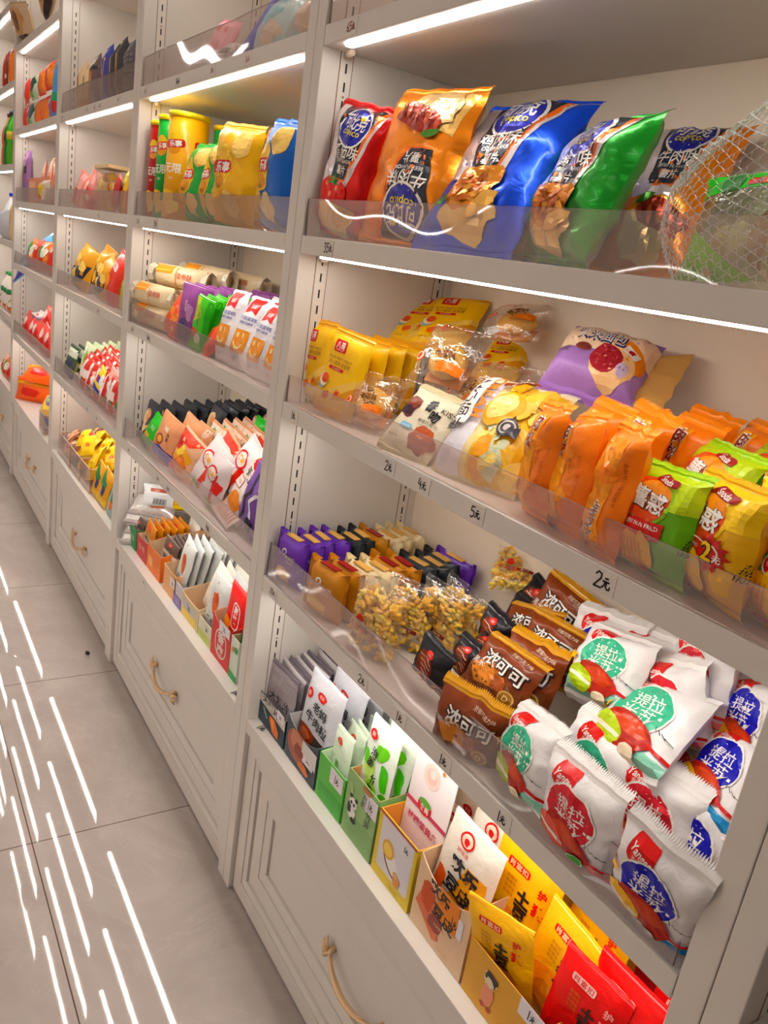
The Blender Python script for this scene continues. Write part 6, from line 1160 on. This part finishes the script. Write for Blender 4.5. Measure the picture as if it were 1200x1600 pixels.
# ------------------------------------------------------------------ fourth unit
X3 = -3.6; z = 2.34 + .001
spec('tri', name='triangle_snack_bag', cat='snack', W=.3, H=.2, T=.06, n=(8, 8), seal=.008, col=(214, 190, 160), fin='film', wr=.006, pinch=.04, art=lambda A: [((206, 160, 110), blob(0, .1 * A, .7, .5, 2)), ((120, 66, 40), blob(-.05, .1 * A, .34, .34, 3)), ((50, 40, 40), [(-.9, -A), (.9, -A), (.7, -.6 * A), (-.7, -.8 * A)])], scol=(196, 160, 120), var=1)
put('tri', -3.42, .03, 2.345, 0, -20, 8, .42, .17, 'brown and white snack bag sagging over the highest shelf, left one', 'bags on the highest shelf'); put('tri', -2.83, .03, 2.39, 0, -10, -20, .25, .17, 'brown snack bag on the highest shelf, right one', 'bags on the highest shelf')
g = 'colourful packs in two layers on the top shelf of the fourth unit'
q2('coral', (230, 84, 76), [((250, 200, 190), blob(0, .5, .3, .3, 3)), ((246, 170, 50), blob(-.4, -.7, .4, .2, 2))], W=.1, H=.12, T=.03); q2('greenlay', (206, 226, 200), [((30, 90, 70), [(-.7, .7), (.5, .9), (.8, .2), (.3, -.5), (-.5, -.6)]), (WHT, txt('乐', -.2, .3, .3)), ((120, 200, 60), blob(-.2, -.7, .5, .24, 3))], W=.2, H=.13, T=.04)
q2('orangered', (226, 66, 30), [((250, 180, 160), blob(-.3, .4, .3, .3, 3)), ((246, 140, 30), [(0, -1), (1, -1), (1, .8), (.3, .6)]), (WHT, txt('虾条', -.3, 0, .26))], W=.17, H=.13, T=.04); q2('bluetall', (90, 150, 206), [((206, 60, 60), rect(-1, -.8, 1, -.4)), ((60, 160, 110), rect(-1, -.4, 1, -.1))], W=.05, H=.26, T=.03)
q2('purplep', (150, 110, 160), [((240, 200, 60), blob(0, -.5, .4, .4, 3)), ((226, 226, 236), blob(0, .4, .4, .3, 4))], W=.1, H=.12, T=.03)
for a in (('coral', -3.49, 2.066, 'coral pack upper left'), ('greenlay', -3.26, 2.066, 'white and dark green pack upper middle'), ('orangered', -3.05, 2.07, 'red shrimp snack pack in the upper layer'), ('orangered', -2.87, 2.08, 'orange red pack upper right'), ('coral', -3.52, 1.942, 'coral pack lower left'), ('purplep', -3.40, 1.942, 'purple and yellow pack lower left'), ('greenlay', -3.28, 1.942, 'pale green pack lower middle'), ('orangered', -3.13, 1.942, 'orange pack with a white top, lower middle'), ('orangered', -2.96, 1.942, 'red pack with pink letters, lower right'), ('purplep', -2.82, 1.942, 'pale pack lower right')):
    put(a[0], a[1], .04, a[2], 0, 4, 0, None, .12, a[3] + ' on the top shelf', g)
put('bluetall', -2.74, .04, 1.942, 0, 2, 0, None, .25, 'tall blue and red striped pack at the right end', g)
z = Z[3] + .001
mb = carton(.56, .2, .12, .13, (240, 150, 116), lambda A: [((232, 90, 60), ell(-.6, -.12, .12, .06)), ((250, 190, 150), rect(-.95, -.2, -.3, .15)), ((250, 210, 190), rect(.2, -.2, .9, .14))], 'pc', 0, (226, 130, 100)); o = mb.build('stick_carton', None, label='peach carton full of upright pink sticks', cat='box'); o.location = (-3.05, .03, z)
q2('stick', (222, 160, 140), [((240, 214, 200), rect(-.8, .3, .8, .9)), ((190, 100, 80), rect(-.8, -.4, .8, .1))], W=.045, H=.2, T=.02, name='pink_stick_pack')
for k in range(9): put('stick', -3.28 + .055 * k, .08 + .04 * (k % 3), z + .03, (k * 37) % 20 - 10, 8, (k * 53) % 24 - 12, None, None, 'pink stick pack, %s from the left in the peach carton' % ORD[k], 'pink stick packs')
q2('purplebag', (150, 110, 156), [((190, 150, 190), blob(0, .7, .6, .3, 3)), ((60, 44, 60), rect(-.5, .1, .6, .4))], W=.14, H=.24, T=.04); put('purplebag', -3.46, .04, z, 4, 2, 0, .14, .26, 'purple bag standing left of the peach carton', None)
put('clearp', -2.83, .012 + .015, z, 0, 0, 0, .2, .11, 'clear box of yellow sweets in front of the peach carton', None)
z = Z[2] + .001
q2('blueflat', (110, 170, 220), [((230, 120, 100), blob(.3, .2, .3, .4, 3)), ((230, 240, 250), rect(-.9, -.5, .9, -.2)), ((90, 70, 150), rect(-1, -1, 1, -.7))], W=.5, H=.26, T=.05); q2('mixp', (206, 120, 60), [((60, 140, 70), blob(-.3, .3, .4, .5, 3)), ((230, 226, 214), blob(.4, .2, .4, .5, 4)), ((200, 50, 40), blob(.2, -.5, .5, .3, 6))], W=.17, H=.16, T=.05)
put('blueflat', -3.28, .05, z, 5, 20, -24, .56, .15, 'light blue flat bag leaning at the left end of the third shelf', None)
for k, (x, y, zz, c) in enumerate(((-3.33, .04, 0, 'mixp'), (-3.16, .04, .0, 'redbag'), (-2.98, .04, .01, 'mixp'), (-2.82, .05, .01, 'redbag'), (-3.08, .12, .08, 'mixp'), (-2.86, .13, .09, 'greenlay'))):
    put(c, x, y, z + zz, 6, 14, 10 - 6 * k % 14, .17, .15, 'mixed green and red snack pack, %s from the left%s' % (ORD[k % 4], ' in the rear layer' if k > 3 else ' in the front'), 'mixed snack packs on the third shelf of the fourth unit')
z = Z[1] + .001
flatbox('bx_purp', (150, 120, 160), [((240, 232, 226), rect(-1, .4, 1, 1))], W=.34, H=.05, T=.12); flatbox('bx_white', (236, 224, 214), [((214, 70, 60), blob(.3, 0, .16, .3, 3))], W=.34, H=.06, T=.12)
put('bx_white', -3.36, .12, z + .02, 0, 0, 0, .34, .07, 'white flat box with a small red mark under the purple one', None); put('bx_purp', -3.34, .13, z + .092, 0, 0, 0, .34, .06, 'flat purple box with a white lid', None)
q2('pinkred', (226, 96, 90), [((246, 226, 220), blob(-.2, .3, .4, .4, 3)), ((206, 40, 40), blob(.3, -.2, .4, .4, 4)), ((250, 170, 140), blob(0, -.7, .5, .2, 5))], W=.16, H=.13, T=.04)
for k, (x, y, zz, r) in enumerate(((-3.45, .04, 0, 10), (-3.3, .04, .0, 30), (-3.14, .045, .0, -10), (-2.98, .04, .0, 20), (-2.82, .04, .0, 10), (-3.05, .08, .1, 4), (-2.86, .09, .1, -8))):
    put('pinkred', x, y, z + zz, 6, 14, r, .16, .14 if k < 5 else .12, 'pink and red snack bag, %s from the left%s' % (ORD[k % 5], ' on top of the others' if k > 4 else ''), 'pink and red bags on the fourth shelf of the fourth unit')
put('bluetall', -2.98, .1, z + .1, 0, 10, 10, .08, .14, 'blue and pink pack standing among the pink red bags', None)
z = Z[0] + .001
q2('orangeflat', (232, 110, 40), [((250, 180, 90), rect(-1, .5, 1, .8)), ((206, 60, 30), blob(-.4, -.2, .4, .4, 3)), ((250, 220, 180), rect(-.9, .85, .9, 1))], W=.5, H=.16, T=.08)
put('orangeflat', -3.38, .13, z, 45, 10, 0, .36, .13, 'large orange flat bag lying at the left end of the lowest board', 'orange bags on the lowest board'); put('orangeflat', -3.30, .15, z + .125, 45, 50, 0, .4, .13, 'orange bag with a pale edge lying on top of the other', 'orange bags on the lowest board')
flatbox('bx_yb', (240, 200, 50), [((60, 110, 200), rect(-1, -1, 1, -.5)), ((130, 90, 160), blob(.3, .5, .6, .3, 3)), ((130, 200, 90), blob(.3, .5, .3, .16, 4))], W=.26, H=.16, T=.1)
put('bx_yb', -2.96, .08, z, -8, 25, 0, .28, .15, 'yellow and blue box leaning beside the clear bin', None); bin_(-2.78, .012, z, .13, .25, .1, 'clear bin of pale sweets at the right end of the fourth unit', 'bins')
for k in range(6): put('sweet', -2.745 + .05 * (k % 2), .06 + .07 * (k // 2), z + .05, 20 * k, 50, 10, None, None, 'pale wrapped sweet, %s in the single clear bin' % ORD[k], 'sweets in the single clear bin')
# ------------------------------------------------------------------ farthest unit: bottles, jars, packs
def bottle(x, y, z, h, r, col, cap, lab, name='drink_bottle', label_col=None, kind='film', grp='drink bottles on the far unit'):
    t = empty(name, (x, y, z), label=lab, cat='bottle', group=grp)
    mb = MB(); mb.lathe([(r * .86, .001), (r, .012), (r, h * .3), (r * .9, h * .38), (r, h * .46), (r, h * .6), (r * .8, h * .72), (r * .36, h * .88), (r * .34, h * .94)], mat(col, kind), n=18); mb.build('bottle_body', t)
    mb = MB(); mb.lathe([(r * .42, h * .93), (r * .42, h * .99), (r * .38, h)], mat(cap, 'film'), n=14); mb.build('cap', t)
    if label_col: mb = MB(); mb.lathe([(r * 1.015, h * .46), (r * 1.015, h * .6)], mat(label_col, 'paper'), n=18); mb.build('paper_label', t)
for a in ((-4.10, .06, (24, 120, 60), (40, 40, 40), 'dark green bottle with a black cap', (40, 90, 60)), (-3.98, .06, (90, 180, 30), (40, 60, 190), 'bright green bottle with a blue cap and yellow label', (230, 210, 50)), (-4.16, .16, (40, 120, 60), (206, 40, 40), 'green bottle with a red cap at the back', None), (-3.9, .08, (226, 110, 40), (240, 230, 220), 'orange bottle with a white cap at the right end', (220, 90, 60)), (-4.26, .07, (220, 130, 50), (60, 40, 30), 'orange bottle cut by the left picture edge', None)):
    bottle(a[0], a[1], 1.768, .3, .05, a[2], a[3], a[4], label_col=a[5])
for k, (c, cap) in enumerate((((226, 228, 232), (40, 60, 180)), ((220, 220, 216), (30, 60, 50)), ((230, 196, 150), (40, 50, 60)), ((226, 228, 232), (40, 60, 180)))):
    bottle(-4.22 + .11 * k, .08 + .06 * (k % 2), 1.351, .27, .05, c, cap, '%s jar with a %s cap, %s from the left' % (('white', 'grey', 'cream', 'white')[k], ('blue', 'dark green', 'dark', 'blue')[k], ORD[k]), name='plastic_jar', grp='jars on the far unit')
flatbox('bx_sil', (206, 206, 216), [((60, 60, 70), txt('MIX', 0, .3, .1))], W=.2, H=.22, T=.1); put('bx_sil', -4.12, .03, 1.351, 0, 0, 0, .24, .17, 'silver grey box standing before the jars', None)
for k in range(3): bottle(-4.20 + .11 * k, .06, .933, .22, .045, (236, 230, 222), (20, 140, 60), 'white milk bottle with a green cap, %s from the left' % ORD[k], label_col=(30, 130, 70), grp='milk bottles on the far unit')
for k, c in enumerate(('redp', 'brownp', 'palegreen', 'orangered', 'orangetri')): put(c, -4.38 + .1 * k, .05, 2.187, 0, 2, 0, .1, .22, '%s pack, %s from the left on the highest far shelf' % (('red', 'brown', 'green', 'orange', 'orange')[k], ORD[k]), 'packs on the highest far shelf')
for k in range(9): put(('candybag', 'mixp', 'pinkred')[k % 3], -4.3 + .11 * (k % 4), .04 + .09 * (k // 4), .4925 + .03 * (k // 4), 6, 16, 10, .13, .12, 'mixed candy bag, %s from the left, %s row' % (ORD[k % 4], ORD[k // 4]), 'mixed candy bags on the far lowest board')
for k in range(6): put(('mixp', 'purplep')[k % 2], -4.28 + .09 * (k % 5), .03, .933, 4, 14, 10, .1, .08, 'small purple or brown pack, %s from the left before the milk bottles' % ORD[k], 'small packs before the milk bottles')
# ------------------------------------------------------------------ small thing on the floor
mb = MB(); dome(mb, (0, 0, .006), .011, .008, .006, M_DARK, 8, 2, .3); o = mb.build('scrap_of_litter', None, label='tiny dark scrap lying on the floor tiles', cat='litter'); o.location = (-1.28, -.06, 0)
